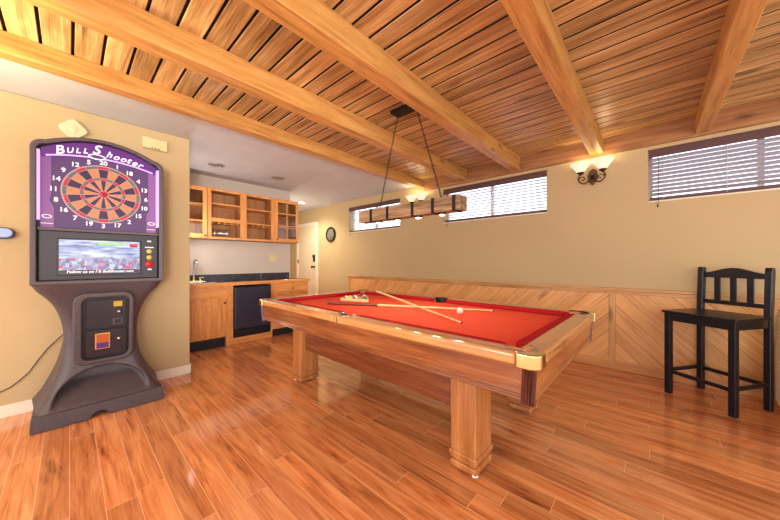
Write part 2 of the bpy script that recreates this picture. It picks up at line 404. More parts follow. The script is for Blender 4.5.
def beam(x0, x1, z0, lab, n):
    m = MB((x0, 0, z0)); m.box(x0, x1, -2.6, YW-.045, z0, ZC+.001)
    struct(m.build('trim_%d' % n, M['beam'], bevel=.006))
beam(-3.01, -2.90, 2.465, '', 1)
beam(-2.21, -2.085, 2.432, '', 2)
beam(-1.435, -1.31, 2.432, '', 3)
beam(-.535, -.415, 2.428, '', 4)
beam(.304, .405, 2.428, '', 5)
beam(1.16, 1.27, 2.43, '', 6)
m = MB((0, YW, 2.41)); m.box(-2.90, 3.2, YW-.048, YW-.001, 2.41, ZC+.001); struct(m.build('trim_7', M['ledger'], bevel=.005))

# windows
def window(n, a, b):
    w = tag(bpy.data.objects.new('window_%d' % n, None), kind='structure'); COL.objects.link(w); w.location = (a, YW, WZ0)
    m = MB((a, YW, WZ0)); d0, d1 = YW+.12, YW+.17; t = .035
    m.box(a, b, d0, d1, WZ0, WZ0+t); m.box(a, b, d0, d1, WZ1-t, WZ1); m.box(a, a+t, d0, d1, WZ0+t, WZ1-t); m.box(b-t, b, d0, d1, WZ0+t, WZ1-t)
    c = (a+b)/2; m.box(c-.02, c+.02, d0, d1, WZ0+t, WZ1-t)
    m.build('window_frame', M['white_trim'], w)
    m = MB((a, YW, WZ0)); m.box(a+t, c-.02, d0+.02, d0+.024, WZ0+t, WZ1-t); m.box(c+.02, b-t, d0+.02, d0+.024, WZ0+t, WZ1-t)
    m.build('window_glass', M['glass'], w)
    m = MB((a, YW, WZ0)); m.box(a-.001, b+.001, YW-.002, YW+.12, WZ0-.012, WZ0+.001); m.build('window_sill', M['white_trim'], w)
for i, (a, b) in enumerate(WIN): window(i+1, a, b)

def blind(a, b, tilt, label, group, slatm):
    t = thing('window_blind', (a, YW, WZ0), label, 'window blind', group)
    o = (a, YW, WZ0); yc = YW+.055
    m = MB(o); m.box(a+.012, b-.012, YW+.012, YW+.09, WZ1-.05, WZ1-.004); m.build('headrail', M['blind'], t)
    m = MB(o); m.box(a+.006, b-.006, YW+.002, YW+.013, WZ1-.085, WZ1-.003); m.build('valance', M['blind'], t, bevel=.003)
    z0 = WZ0+.075; z1 = WZ1-.10; n = 10
    ca, sa = math.cos(tilt), math.sin(tilt)
    for i in range(n):
        z = z0 + (z1-z0)*i/(n-1); hw = .025
        # inner edge at -Y
        pts = []
        for u, w in ((-hw, -.0014), (0, .0012), (hw, -.0014), (hw, .0014), (0, .004), (-hw, .0014)):
            pts.append((yc + u*ca - w*sa, z + u*sa + w*ca))
        m = MB(o); m.prism(pts, 'x', a+.014, b-.014); m.build('slat', slatm, t)
    m = MB(o); m.box(a+.012, b-.012, yc-.026, yc+.026, WZ0+.008, WZ0+.04); m.build('bottom_rail', M['blind'], t, bevel=.003)
    k = 4
    for i in range(k):
        x = a + .12 + (b-a-.24)*i/(k-1)
        m = MB(o)
        for yy in (yc-.028, yc+.028): m.box(x-.002, x+.002, yy-.001, yy+.001, WZ0+.02, WZ1-.05)
        m.build('ladder_cord', M['cord'], t)
    m = MB(o); x = a+.08
    m.tube([(x, YW-.004, WZ1-.07), (x, YW-.006, WZ0), (x-.006, YW-.008, WZ0-.04)], .0022, 6); c = m.build('pull_cord', M['black_cable'], t)
    m = MB(o); m.lathe([(.003, .03), (.007, .01), (.005, 0)], (x-.006, YW-.010, WZ0-.068), n=8); m.build('tassel', M['black_cable'], c)
blind(*WIN[0], R(-6), 'leftmost of the three window blinds, nearest the white door', 'wooden window blinds', M['slat_white'])
blind(*WIN[1], R(-6), 'middle window blind, bright daylight between pale slats, behind the hanging lamp', 'wooden window blinds', M['slat_white'])
blind(*WIN[2], R(-28), 'dark maroon window blind with greyish slats above the black stool', 'wooden window blinds', M['slat'])

# outside, seen through the right-hand window
m = MB((0, 6.5, 0)); m.box(-1.0, 7.5, 6.4, 6.8, 0, 2.0)
tag(m.build('garden_hedge', M['ext_grass'], bevel=.1), 'grey green hedge outside, seen between the slats of the maroon blind', 'hedge')
m = MB(); m.box(-14, 14, YW+.2, 12, -.05, 0); struct(m.build('ground_outside', M['ext_wall']))

# door and casing in the back wall
d = tag(bpy.data.objects.new('door_1', None), kind='structure'); COL.objects.link(d); d.location = (-6.55, YW, 0)
o = (-6.55, YW, 0)
m = MB(o); m.box(-6.97, -6.15, YW-.022, YW-.001, .01, 2.10); m.build('door_slab', M['door_white'], d, bevel=.003)
m = MB(o); m.box(-7.05, -6.97, YW-.035, YW-.001, 0, 2.18); m.box(-6.15, -6.07, YW-.035, YW-.001, 0, 2.18); m.box(-6.97, -6.15, YW-.035, YW-.001, 2.10, 2.18); m.build('door_casing', M['white_trim'], d, bevel=.004)
m = MB(o); m.box(-6.255, -6.195, YW-.045, YW-.02, 1.20, 1.37); m.lathe([(.03, 0), (.03, .02)], (-6.225, YW-.045, 1.34), (0,-1,0)); m.build('keypad_lock', M['iron'], d, bevel=.004)
m = MB(o); m.lathe([(.03, 0), (.03, .01), (.012, .015), (.012, .05), (.028, .06), (.026, .085), (0, .09)], (-6.225, YW-.02, 1.07), (0,-1,0)); m.build('door_knob', M['iron'], d)
m = MB(o)
for z in (.3, 1.16, 1.9): m.box(-6.985, -6.96, YW-.04, YW-.022, z, z+.09)
m.build('hinge', M['iron'], d)

# wainscot
W0, W1, WS = -4.91, 3.2, -.335
ZT = .88
wt = tag(bpy.data.objects.new('trim_8', None), kind='structure'); COL.objects.link(wt); wt.location = (0, YW, 0)
def clip(poly, f):
    out = []
    for i in range(len(poly)):
        p, q = poly[i], poly[(i+1) % len(poly)]
        a, b = f(p), f(q)
        if a >= 0: out.append(p)
        if (a >= 0) != (b >= 0):
            t = a/(a-b); out.append((p[0]+(q[0]-p[0])*t, p[1]+(q[1]-p[1])*t))
    return out
def diag(x0, x1, z0, z1, sgn, mat):
    m = MB((0, YW, 0)); w = .140; s2 = math.sqrt(.5)
    k = int((x0-3)/w*s2) - 10
    while k*w < 12:
        a, b = k*w+.0014, (k+1)*w-.0014; k += 1
        # board between lines: coordinate across = (x*sgn*-1 + z)*s2
        f = lambda p: (-sgn*p[0] + p[1])*s2
        poly = [(x0,z0),(x1,z0),(x1,z1),(x0,z1)]
        poly = clip(poly, lambda p: f(p)-a)
        if len(poly) > 2: poly = clip(poly, lambda p: b-f(p))
        if len(poly) > 2:
            m.r = random.random()
            cx = sum(p[0] for p in poly)/len(poly); cz = sum(p[1] for p in poly)/len(poly)
            m.prism(poly, 'y', YW-.016, YW-.004)
    m.build('board_panel', mat, wt)
    m = MB((0, YW, 0)); m.box(x0, x1, YW-.012, YW-.001, z0, z1); m.build('backing', M['groove'], wt)
diag(W0+.06, WS-.03, .10, ZT-.035, 1, M['wain_a'])
diag(WS+.03, W1, .10, ZT-.035, -1, M['wain_b'])
m = MB((0, YW, 0)); m.box(W0-.02, W1, YW-.045, YW-.001, ZT, ZT+.028); m.build('cap_rail', M['trim_wood'], wt, bevel=.006)
m = MB((0, YW, 0)); m.box(W0, W1, YW-.024, YW-.001, ZT-.04, ZT); m.build('top_rail', M['trim_wood'], wt, bevel=.004)
m = MB((0, YW, 0)); m.box(W0, W0+.07, YW-.0245, YW-.001, .10, ZT-.04); m.box(WS-.028, WS+.028, YW-.0245, YW-.001, .02, ZT-.04); m.build('stile', M['trim_wood_z'], wt, bevel=.004)
m = MB((0, YW, 0)); m.box(W0, W1, YW-.022, YW-.001, 0, .10); struct(m.build('baseboard_back', M['base_wood'], bevel=.004))
m = MB((XD, 0, 0)); m.box(XD+.001, XD+.016, -2.6, .872+.016, 0, .095); m.box(XD-.3, XD+.016, .873, .888, 0, .095); struct(m.build('baseboard_left', M['white_trim'], bevel=.004))
m = MB(); m.box(-6.07, W0-.0, YW-.016, YW-.001, 0, .095); m.box(-7.69, -7.06, YW-.016, YW-.001, 0, .095); struct(m.build('baseboard_hall', M['white_trim'], bevel=.004))

# recessed ceiling lights
for x, y, lit, lab in ((-4.418, 1.346, 0, 'unlit recessed ceiling light over the sink, nearest the dart machine'), (-4.384, 2.208, 0, 'unlit recessed ceiling light in front of the upper cabinets, farther along'), (-5.812, 3.476, 1, 'lit recessed ceiling light by the white door')):
    t = thing('recessed_light', (x, y, ZW), lab, 'ceiling light', 'recessed ceiling lights')
    m = MB((x, y, ZW)); m.lathe([(.085, 0), (.10, -.002), (.10, -.008), (.078, -.012), (.07, -.002)], (x, y, ZW-.0005), n=28, cap=False); m.build('trim_ring', M['white_trim'] if lit else M['down_off'], t)
    m = MB((x, y, ZW)); m.lathe([(.072, -.003), (.04, -.005), (0, -.006)], (x, y, ZW), n=28, cap=False); m.build('lens', M['down'] if lit else M['down_off'], t)

# ------------------------------------------------------------------ dart machine
DY = .185
t = thing('dart_machine', (-3.66, DY, 0), 'tall black electronic dart machine with lit purple board and screen', 'dart machine')
o = (-3.66, DY, 0)
def interp(tab, z):
    for (a, va), (b, vb) in zip(tab, tab[1:]):
        if z <= b:
            k = (z-a)/(b-a) if b > a else 0
            return va + (vb-va)*k
    return tab[-1][1]
def smooth_interp(tab, z):
    # Catmull-Rom through the table
    n = len(tab)
    for i in range(n-1):
        if z <= tab[i+1][0] or i == n-2:
            z0, v0 = tab[i]; z1, v1 = tab[i+1]
            k = max(0, min(1, (z-z0)/(z1-z0)))
            sl = lambda j: (tab[min(n-1, j+1)][1]-tab[max(0, j-1)][1])/(tab[min(n-1, j+1)][0]-tab[max(0, j-1)][0])
            h = z1-z0; m0, m1 = sl(i)*h, sl(i+1)*h
            return (2*k**3-3*k**2+1)*v0 + (k**3-2*k**2+k)*m0 + (-2*k**3+3*k**2)*v1 + (k**3-k**2)*m1
HW = [(.105,.352),(.15,.325),(.186,.305),(.25,.28),(.32,.257),(.40,.236),(.50,.222),(.60,.217),(.70,.224),(.78,.240),(.86,.266),(.92,.300),(.98,.345),(1.03,.372)]
FX = [(.105,-3.20),(.15,-3.225),(.25,-3.265),(.35,-3.295),(.5,-3.325),(.6,-3.33),(.75,-3.32),(.9,-3.275),(.98,-3.235),(1.03,-3.21)]
m = MB(o)
rows = 64; cols = 72
grid = []
for i in range(rows+1):
    z = .105 + (1.03-.105)*i/rows
    hw = smooth_interp(HW, z); fx = smooth_interp(FX, z); rc = min(.07, hw*.3)
    line = []
    # left side back -> front -> right side back
    back = -3.66
    for j in range(cols+1):
        s = j/cols
        if s < .14: # left side
            k = s/.14; p = (back + (fx-rc-back)*k, -hw - .035*(1-k)*max(0, 1-(z-.105)/.5)); q = 0
        elif s < .24:
            a = (s-.14)/.10*PI/2; p = (fx-rc+rc*math.sin(a), -hw+rc-rc*math.cos(a)); q = 0
        elif s <= .76:
            k = (s-.24)/.52; yy = -hw+rc+(2*hw-2*rc)*k; p = (fx, yy); q = 1
        elif s <= .86:
            a = (s-.76)/.10*PI/2; p = (fx-rc+rc*math.cos(a), hw-rc+rc*math.sin(a)); q = 0
        else:
            k = (s-.86)/.14; p = (fx-rc+(back-fx+rc)*k, hw + .035*k*max(0, 1-(z-.105)/.5)); q = 0
        x, yy = p
        # crescent foot scoop pressed into the lower front
        e = (yy/.275)**2 + ((z-.125)/.235)**2
        if .118 < z and e < 1:
            w = min(1, (1-e)/.14); w = w*w*(3-2*w)
            lip = min(1, (z-.118)/.15)**.8
            x -= .125*w*lip
        line.append((x, yy+DY, z))
    grid.append(line)
vs = [p for l in grid for p in l]; n = cols+1
fs = [(i*n+j, i*n+j+1, (i+1)*n+j+1, (i+1)*n+j) for i in range(rows) for j in range(cols)]
m.add(vs, fs, True)
m.build('pedestal', M['machine'], t)
# foot slab with the cut-out in its front lower edge
poly = [(-.368, 0), (-.08, 0)]
poly += [(-.075+.05-.05*math.cos(PI*k/10)*1.0+0.0, .045*math.sin(PI*k/10)) for k in range(11)]
poly += [(.368, 0), (.372, .02), (.366, .106), (-.366, .106), (-.372, .02)]
poly = [(a+DY, b+.002) for a, b in poly]
m = MB(o); m.prism(poly, 'x', -3.215, -3.17); m.build('foot_front', M['machine'], t, bevel=.006)
m = MB(o); m.box(-3.665, -3.27, DY-.368, DY+.368, .002, .106); m.build('foot_slab', M['machine'], t, bevel=.008)

# head: outline in the YZ plane, arched top with rounded shoulders
def head_outline(hw, z0, ztop, arch, rc, n=10):
    pts = [(-hw, z0), (hw, z0)]
    zt = lambda y: ztop + arch*(1-(y/hw)**2)
    for k in range(n+1):
        a = PI/2*k/n; yy = hw-rc+rc*math.cos(a); pts.append((yy, zt(hw-rc)-rc+rc*math.sin(a)))
    for k in range(1, 24):
        yy = (hw-rc) - 2*(hw-rc)*k/24; pts.append((yy, zt(yy)))
    for k in range(n+1):
        a = PI/2+PI/2*k/n; yy = -hw+rc+rc*math.cos(a); pts.append((yy, zt(-hw+rc)-rc+rc*math.sin(a)))
    return pts
out = [(a+DY, b) for a, b in head_outline(.373, 1.03, 2.03, .125, .07)]
m = MB(o); m.prism(out, 'x', -3.66, -3.275, True); m.build('head_shell', M['machine'], t)
# bezel ring: outer outline with an inner opening, in front of the shell
def ring(m, outer, inner, x0, x1):
    n = len(outer)
    vs = [(x1,a,b) for a, b in outer] + [(x1,a,b) for a, b in inner] + [(x0,a,b) for a, b in outer] + [(x0,a,b) for a, b in inner]
    fs = []
    for i in range(n):
        j = (i+1) % n
        fs += [(i, j, n+j, n+i), (2*n+i, 3*n+i, 3*n+j, 2*n+j), (i, 2*n+i, 2*n+j, j), (n+i, n+j, 3*n+j, 3*n+i)]
    m.add(vs, fs)
inn = [(a+DY, b) for a, b in head_outline(.342, 1.06, 2.012, .118, .05)]
m = MB(o); ring(m, out, inn, -3.275, -3.205); m.build('bezel', M['machine'], t, bevel=.006)
# LED strips
for sgn in (-1, 1):
    yy = DY + sgn*.337
    m = MB(o); m.box(-3.272, -3.222, yy-.010, yy+.010, 1.50, 2.0); m.build('led_strip', M['led'], t, bevel=.003)
# board panel with lilac side borders
bt = [(DY-.325+.65*k/24, 1.972+.058*(1-((-.325+.65*k/24)/.342)**2)) for k in range(25)]
m = MB(o); m.prism([(DY-.325, 1.445), (DY+.325, 1.445)] + bt[::-1], 'x', -3.274, -3.262); m.build('board_panel', M['purple_panel'], t)
for sgn in (-1, 1):
    m = MB(o)
    pl = [(.325, 1.445), (.325, 2.03), (.288, 2.03), (.288, 1.68), (.262, 1.63), (.225, 1.445)] if 0 else [(.325, 1.445), (.325, 1.972), (.275, 1.985), (.275, 1.70), (.285, 1.65), (.262, 1.60), (.262, 1.445)]
    m.prism([(DY+sgn*a, b) for a, b in pl], 'x', -3.262, -3.259); s_ = m.build('side_border', M['purple_side'], t)
    m = MB(o); m.tube([( -3.258, DY+sgn*.296+.022*math.cos(2*PI*k/20), 1.53+.012*math.sin(2*PI*k/20)) for k in range(20)], .003, 6, True); m.build('border_emblem', M['num'], s_)
    m = MB(o); m.box(-3.259, -3.2575, DY+sgn*.296-.03, DY+sgn*.296+.03, 1.477, 1.481); m.build('border_line', M['num'], s_)
# marquee
nq = 30; up = []; lo = []
for k in range(nq+1):
    yy = -.322 + .644*k/nq
    up.append((yy+DY, min(2.006+.116*(1-(yy/.342)**2), 2.012+.118*(1-(.292/.342)**2)-.05+math.sqrt(max(0, .05**2-max(0, abs(yy)-.292)**2)) if abs(yy) > .292 else 9))); lo.append((yy+DY, 1.955+.058*(1-(yy/.342)**2)))
m = MB(o); m.prism(lo + up[::-1], 'x', -3.262, -3.235, True); mq = m.build('marquee', M['marquee'], t)
m = MB(o)
face = lambda y, z, x, rot=0: Matrix(((0,0,1,x),(1,0,0,y),(0,1,0,z),(0,0,0,1))) @ Matrix.Rotation(rot, 4, 'Z')
letters = [('B', .084, -.240, .004), ('U', .052, -.187, 0), ('L', .052, -.145, 0), ('L', .052, -.106, .002), ('S', .098, -.048, .020), ('h', .066, .026, .002), ('o', .066, .068, -.004), ('o', .066, .110, -.004), ('t', .066, .144, 0), ('e', .066, .180, -.004), ('r', .066, .216, -.004)]
for ch, sz, yy, dz in letters:
    zc = 1.974 + .080*(1-(yy/.342)**2) + dz
    sl = -2*.085*yy/.342**2
    m = MB(o); m.text(ch, sz, face(yy+DY, zc, -3.232, math.atan(sl)), .004, .35, .0010); m.build('letter', M['letter'], mq)
m = MB(o)
m = MB(o)
pts = [(DY-.040+.050*math.cos(2*PI*k/28), 2.020+.020*math.sin(2*PI*k/28)) for k in range(28)]
m.prism(pts, 'x', -3.236, -3.229); em = m.build('marquee_emblem', M['letter'], mq)
pts = [(DY-.040+.039*math.cos(2*PI*k/28), 2.020+.0135*math.sin(2*PI*k/28)) for k in range(28)]
m = MB(o); m.prism(pts, 'x', -3.230, -3.2282); m.build('emblem_centre', M['marquee'], em)
m = MB(o); m.tube([(-3.236, y_, z_) for (y_, z_) in lo[1:-1]], .006, 6); m.build('marquee_led', M['led'], mq)
# dartboard
BC = (.182, 1.735); RD = .222
m = MB(o); fx = -3.262
def seg(m, r0, r1, a0, a1, x0, x1, n=4):
    pts = [(BC[0]+r1*math.sin(a0+(a1-a0)*k/n), BC[1]+r1*math.cos(a0+(a1-a0)*k/n)) for k in range(n+1)]
    pts += [(BC[0]+r0*math.sin(a1+(a0-a1)*k/n), BC[1]+r0*math.cos(a1+(a0-a1)*k/n)) for k in range(n+1)]
    m.prism(pts, 'x', x0, x1)
m.cur = 4; m.lathe([(RD+.006, 0), (RD+.006, .008)], (fx, BC[0], BC[1]), (1,0,0), 60)
for i in range(20):
    a0 = R(-9+18*i)+.010; a1 = R(9+18*i)-.010
    dark = i % 2 == 0
    for r0, r1, kk in ((.030,.108,0),(.112,.128,1),(.132,.196,0),(.201,.219,1)):
        m.cur = ((1 if dark else 0) if kk == 0 else (2 if dark else 3))
        g = .010*.2/max(r0, .05)
        seg(m, r0, r1, a0+min(g,.03)-.010, a1-min(g,.03)+.010, fx+.008, fx+.012)
m.cur = 2; m.lathe([(.024, 0), (.024, .004), (.011, .005)], (fx+.008, BC[0], BC[1]), (1,0,0), 24)
m.cur = 1; m.lathe([(.009, 0), (.008, .003)], (fx+.012, BC[0], BC[1]), (1,0,0), 16)
m.build('dartboard', [M['d_orange'], M['d_dark'], M['d_red'], M['d_green'], M['d_wire']], t)
nb = 0
for i, nn in enumerate([20,1,18,4,13,6,10,15,2,17,3,19,7,16,8,11,14,9,12,5]):
    a = R(18*i); rr = .265
    m = MB(o); m.text(str(nn), .046, face(BC[0]+rr*math.sin(a)*.99, BC[1]+rr*math.cos(a)*.95, -3.260), .003, 0, .0012); m.build('numeral', M['num'], t)
# ledge, screen section
m = MB(o); m.box(-3.28, -3.215, DY-.340, DY+.340, 1.425, 1.448); m.build('ledge', M['machine'], t, bevel=.004)
m = MB(o); m.box(-3.275, -3.232, DY-.335, DY+.335, 1.062, 1.425); m.build('screen_panel', M['machine_dark'], t, bevel=.004)
m = MB(o); m.box(-3.234, -3.228, -.066, .411, 1.094, 1.376); fr = m.build('screen_frame', M['recess'], t, bevel=.003)
m = MB(o); m.box(-3.229, -3.226, -.053, .398, 1.108, 1.364); sc = m.build('screen', M['screen'], fr)
m = MB(o); m.box(-3.2265, -3.2255, -.052, .397, 1.109, 1.136); m.build('screen_caption_bar', M['scr_strip'], fr)
m = MB(o); m.text('Follow us on f & BullShooter.com', .0275, face(.172, 1.1225, -3.2252), .0006, .2, .0006)
m.build('screen_caption', M['num'], fr)
m = MB(o); m.box(-3.2262, -3.2255, .335, .385, 1.318, 1.345); m.build('screen_badge', M['d_red'], fr)
m = MB(o); m.box(-3.2262, -3.2255, .15, .30, 1.330, 1.352); m.build('screen_banner', plain('green_banner', srgb(140, 200, 140), .4), fr)
for yy, z, r_, mat in ((.463, 1.288, .014, 'btn_yellow'), (.463, 1.236, .014, 'btn_yellow'), (.463, 1.178, .022, 'btn_red')):
    m = MB(o); m.lathe([(r_+.005, 0), (r_+.005, .006), (r_, .008), (r_*.9, .014), (0, .015)], (-3.232, yy, z), (1,0,0), 20); m.build('button', M[mat], t)
for q in ((.435, .492, 1.318, 1.326), (.45, .475, 1.37, 1.38), (.452, .478, 1.128, 1.138)):
    m = MB(o); m.box(-3.233, -3.229, *q); m.build('button_label', M['num'], t)
# coin door
def rrect(y0, y1, z0, z1, r, n=6):
    p = []
    for cx, cz, a0 in ((y1-r, z0+r, -PI/2), (y1-r, z1-r, 0), (y0+r, z1-r, PI/2), (y0+r, z0+r, PI)):
        p += [(cx+r*math.cos(a0+PI/2*k/n), cz+r*math.sin(a0+PI/2*k/n)) for k in range(n+1)]
    return p
SH = Matrix(((1,0,.125,-.05),(0,1,0,0),(0,0,1,0),(0,0,0,1)))
class MBS(MB):
    def __init__(s, off): MB.__init__(s, off); s.M = SH
m = MBS(o); ring(m, rrect(.015, .365, .385, .955, .07), rrect(.065, .335, .42, .915, .045), -3.40, -3.285); m.build('coin_door_surround', M['machine'], t, bevel=.012, seg=3)
m = MBS(o); m.prism(rrect(.06, .34, .415, .92, .045), 'x', -3.42, -3.312); m.build('coin_door_recess', M['recess'], t)
m = MBS(o); m.prism(rrect(.088, .318, .665, .895, .012), 'x', -3.315, -3.303); ud = m.build('bill_door', M['machine_dark'], t, bevel=.003)
m = MBS(o); m.box(-3.304, -3.301, .09, .235, .774, .777); m.build('door_seam', M['recess'], ud)
m = MBS(o); m.prism(rrect(.085, .322, .44, .655, .03), 'x', -3.315, -3.300); ld = m.build('cash_door', M['machine_dark'], t, bevel=.003)
m = MBS(o); m.box(-3.304, -3.300, .240, .292, .835, .878); m.build('yellow_label', M['lab_yellow'], ud)
m = MBS(o); m.box(-3.304, -3.299, .235, .297, .688, .738); cr = m.build('coin_reject', M['machine'], ud, bevel=.003)
m = MBS(o); m.box(-3.300, -3.298, .247, .285, .698, .728); m.build('coin_slot', M['recess'], cr)
for z, par, nm in ((.790, ud, 'upper'), (.565, ld, 'lower')):
    m = MBS(o); m.lathe([(.016, 0), (.016, .006), (.009, .008), (.009, .016), (0, .017)], (-3.303, .275, z), (1,0,0), 16); m.build('lock', M['chrome'], par)
m = MBS(o); m.box(-3.301, -3.297, .135, .222, .498, .628); lp = m.build('lit_label_frame', M['brass'], ld, bevel=.002)
m = MBS(o); m.box(-3.298, -3.2955, .143, .214, .552, .615); m.build('orange_label', M['lab_orange'], lp)
m = MBS(o); m.box(-3.298, -3.2955, .143, .214, .505, .55); m.build('purple_label', M['lab_purple'], lp)

# things on the dart wall
m = MB((XD, .022, 2.33))
m.M = Matrix.Translation((XD, .022, 2.332)) @ Matrix.Rotation(R(45), 4, 'X')
m.prism(rrect(-.068, .068, -.068, .068, .03), 'x', 0.001, .034); m.lathe([(.03, .034), (.026, .038), (0, .039)], (0, 0, 0), (1, 0, 0), 20)
tag(m.build('ceiling_alarm', M['beige_plastic'], bevel=.01, seg=3), 'rounded diamond-shaped beige alarm on the wall above the dart machine', 'alarm')
t2 = thing('door_chime', (XD, .57, 2.365), 'flat beige chime box on the wall at the dart machine\'s upper right', 'door chime')
m = MB((XD, .57, 2.365)); m.box(XD+.001, XD+.045, .475, .668, 2.312, 2.418); m.build('chime_case', M['cream_plastic'], t2, bevel=.006)
m = MB((XD, .57, 2.365))
for k in range(3): m.box(XD+.0455, XD+.047, .54+k*.025, .553+k*.025, 2.315, 2.325)
m.build('chime_grille', M['dark_rim'], t2)
t2 = thing('wall_fitting', (XD, -.38, 1.42), 'pale blue glossy rounded wall fitting at left of the dart machine', 'wall fitting')
m = MB((XD, -.38, 1.42)); m.prism(rrect(-.47, -.285, 1.375, 1.462, .043), 'x', XD+.001, XD+.03); m.build('fitting_rim', M['dark_rim'], t2, bevel=.004)
m = MB((XD, -.38, 1.42)); m.prism(rrect(-.463, -.293, 1.383, 1.455, .035), 'x', XD+.03, XD+.044); m.build('fitting_cover', M['blue_gloss'], t2, bevel=.012, seg=3)
m = MB((XD, -.3, .2))
m.tube([(XD+.03, .02, .63), (XD+.014, -.043, .58), (XD+.012, -.12, .487), (XD+.012, -.172, .401), (XD+.012, -.215, .32), (XD+.012, -.263, .266), (XD+.012, -.31, .225), (XD+.012, -.357, .203), (XD+.012, -.45, .18), (XD+.012, -.6, .20)], .0035, 8)
tag(m.build('power_cord', M['black_cable']), 'thin black power cord curving down the wall left of the dart machine', 'cord')

# ------------------------------------------------------------------ wall ornament by the door
t2 = thing('wall_ornament', (-5.56, YW, 1.83), 'round grey patterned wall ornament between white door and left window', 'wall decoration')
o2 = (-5.56, YW, 1.83)
m = MB(o2); m.lathe([(.165, .0), (.175, .015), (.172, .035), (.15, .04), (.145, .026)], (-5.56, YW-.001, 1.83), (0,-1,0), 40, False); m.build('ornament_rim', M['iron'], t2)
m = MB(o2); m.lathe([(.15, .012), (.12, .028), (0, .032)], (-5.56, YW-.001, 1.83), (0,-1,0), 40, False); m.build('ornament_face', M['disc'], t2)

# ------------------------------------------------------------------ bar
FXB = -4.48
def panel_door(m, x, y0, y1, z0, z1, st=.055):
    """raised-panel front standing proud of plane x"""
    m.box(x, x+.018, y0, y0+st, z0, z1); m.box(x, x+.018, y1-st, y1, z0, z1)
    m.box(x, x+.018, y0+st, y1-st, z0, z0+st); m.box(x, x+.018, y0+st, y1-st, z1-st, z1)
    m.box(x, x+.008, y0+st, y1-st, z0+st, z1-st); m.box(x+.008, x+.015, y0+st+.02, y1-st-.02, z0+st+.02, z1-st-.02)
def knob(m, x, y, z, r=.014):
    m.lathe([(r*.5, 0), (r*.5, .012), (r, .018), (r*.9, .026), (0, .028)], (x, y, z), (1,0,0), 14)
# sink cabinet
t = thing('sink_cabinet', (FXB, 1.22, 0), 'oak base cabinet under the sink, single panelled door, left of the black fridge', 'cabinet', 'oak bar base cabinets')
o = (FXB, 1.22, 0)
m = MB(o); m.box(XB+.002, FXB, .876, 1.555, .14, .855); m.box(XB+.002, FXB-.05, .876, 1.555, 0, .14); m.box(FXB-.05, FXB, 1.49, 1.555, 0, .14); m.build('body', M['cabinet'], t, bevel=.002)
m = MB(o); m.box(FXB-.049, FXB-.045, .88, 1.488, .001, .138); m.build('toe_kick', M['black_rubber'], t)
m = MB(o); panel_door(m, FXB, .90, 1.49, .17, .655); d_ = m.build('door', M['cabinet'], t, bevel=.003)
m = MB(o); knob(m, FXB+.018, 1.462, .62); m.build('knob', M['iron'], d_)
m = MB(o); m.box(FXB, FXB+.018, .90, 1.50, .685, .825); m.build('drawer', M['cabinet_y'], t, bevel=.006)
# fridge
t = thing('mini_fridge', (FXB, 1.86, 0), 'black undercounter fridge built in between oak cabinets', 'fridge')
o = (FXB, 1.86, 0)
m = MB(o); m.box(XB+.01, FXB-.02, 1.585, 2.135, .10, .83); m.build('body', M['fridge'], t, bevel=.005)
m = MB(o); m.box(FXB-.02, FXB+.035, 1.59, 2.13, .215, .825); d_ = m.build('door', M['fridge'], t, bevel=.012, seg=3)
m = MB(o); m.box(FXB+.034, FXB+.040, 1.63, 2.09, .255, .785); m.build('door_panel', M['fridge'], d_, bevel=.003)
m = MB(o); m.box(FXB-.02, FXB+.01, 1.59, 2.13, .10, .205)
for k in range(9): m.box(FXB+.01, FXB+.014, 1.62, 2.10, .115+k*.009, .119+k*.009)
m.build('grille', M['recess'], t)
# plinth / frame round the fridge
m = MB((FXB, 1.86, 0)); m.box(XB+.002, FXB, 1.556, 2.164, .002, .095); m.box(FXB-.05, FXB, 1.556, 1.583, .095, .855); m.box(FXB-.05, FXB, 2.138, 2.164, .095, .855)
tag(m.build('fridge_surround', M['cabinet_y'], bevel=.002), 'oak plinth and frame around the black undercounter fridge', 'cabinet frame')
# drawer cabinet
t = thing('drawer_cabinet', (FXB, 2.49, 0), 'oak base cabinet of drawers at the right end of the bar, near the pool table', 'cabinet', 'oak bar base cabinets')
o = (FXB, 2.49, 0)
m = MB(o); m.box(XB+.002, FXB, 2.166, 2.80, .12, .855); m.box(XB+.002, FXB-.05, 2.166, 2.80, 0, .12); m.build('body', M['cabinet'], t, bevel=.002)
m = MB(o); m.box(FXB-.049, FXB-.045, 2.17, 2.796, .001, .118); m.build('toe_kick', M['black_rubber'], t)
for z0, z1 in ((.69, .83), (.42, .665), (.145, .395)):
    m = MB(o); m.box(FXB, FXB+.018, 2.21, 2.775, z0, z1); m.box(FXB+.018, FXB+.022, 2.235, 2.75, z0+.025, z1-.025); d_ = m.build('drawer', M['cabinet_y'], t, bevel=.004)
    m = MB(o); knob(m, FXB+.022, 2.49, (z0+z1)/2); m.build('knob', M['iron'], d_)
# worktop
t = thing('worktop', (FXB, 1.85, .857), 'dark tiled bar worktop with an oak front edge', 'worktop')
o = (FXB, 1.85, .857)
m = MB(o); m.box(XB+.001, FXB+.0, .874, 2.81, .857, .899)
m.build('tile_top', M['black_tile'], t)
m = MB(o); m.box(FXB+.0, FXB+.035, .874, 2.83, .857, .905); m.box(XB+.01, FXB, 2.81, 2.83, .857, .905); m.build('edge_trim', M['cabinet_y'], t, bevel=.005)
m = MB(o)
k = .875
while k < 2.77:
    m.box(XB+.001, XB+.013, k, min(k+.149, 2.775), .9, 1.0); k += .152
m.build('backsplash', M['black_tile'], t, bevel=.002)
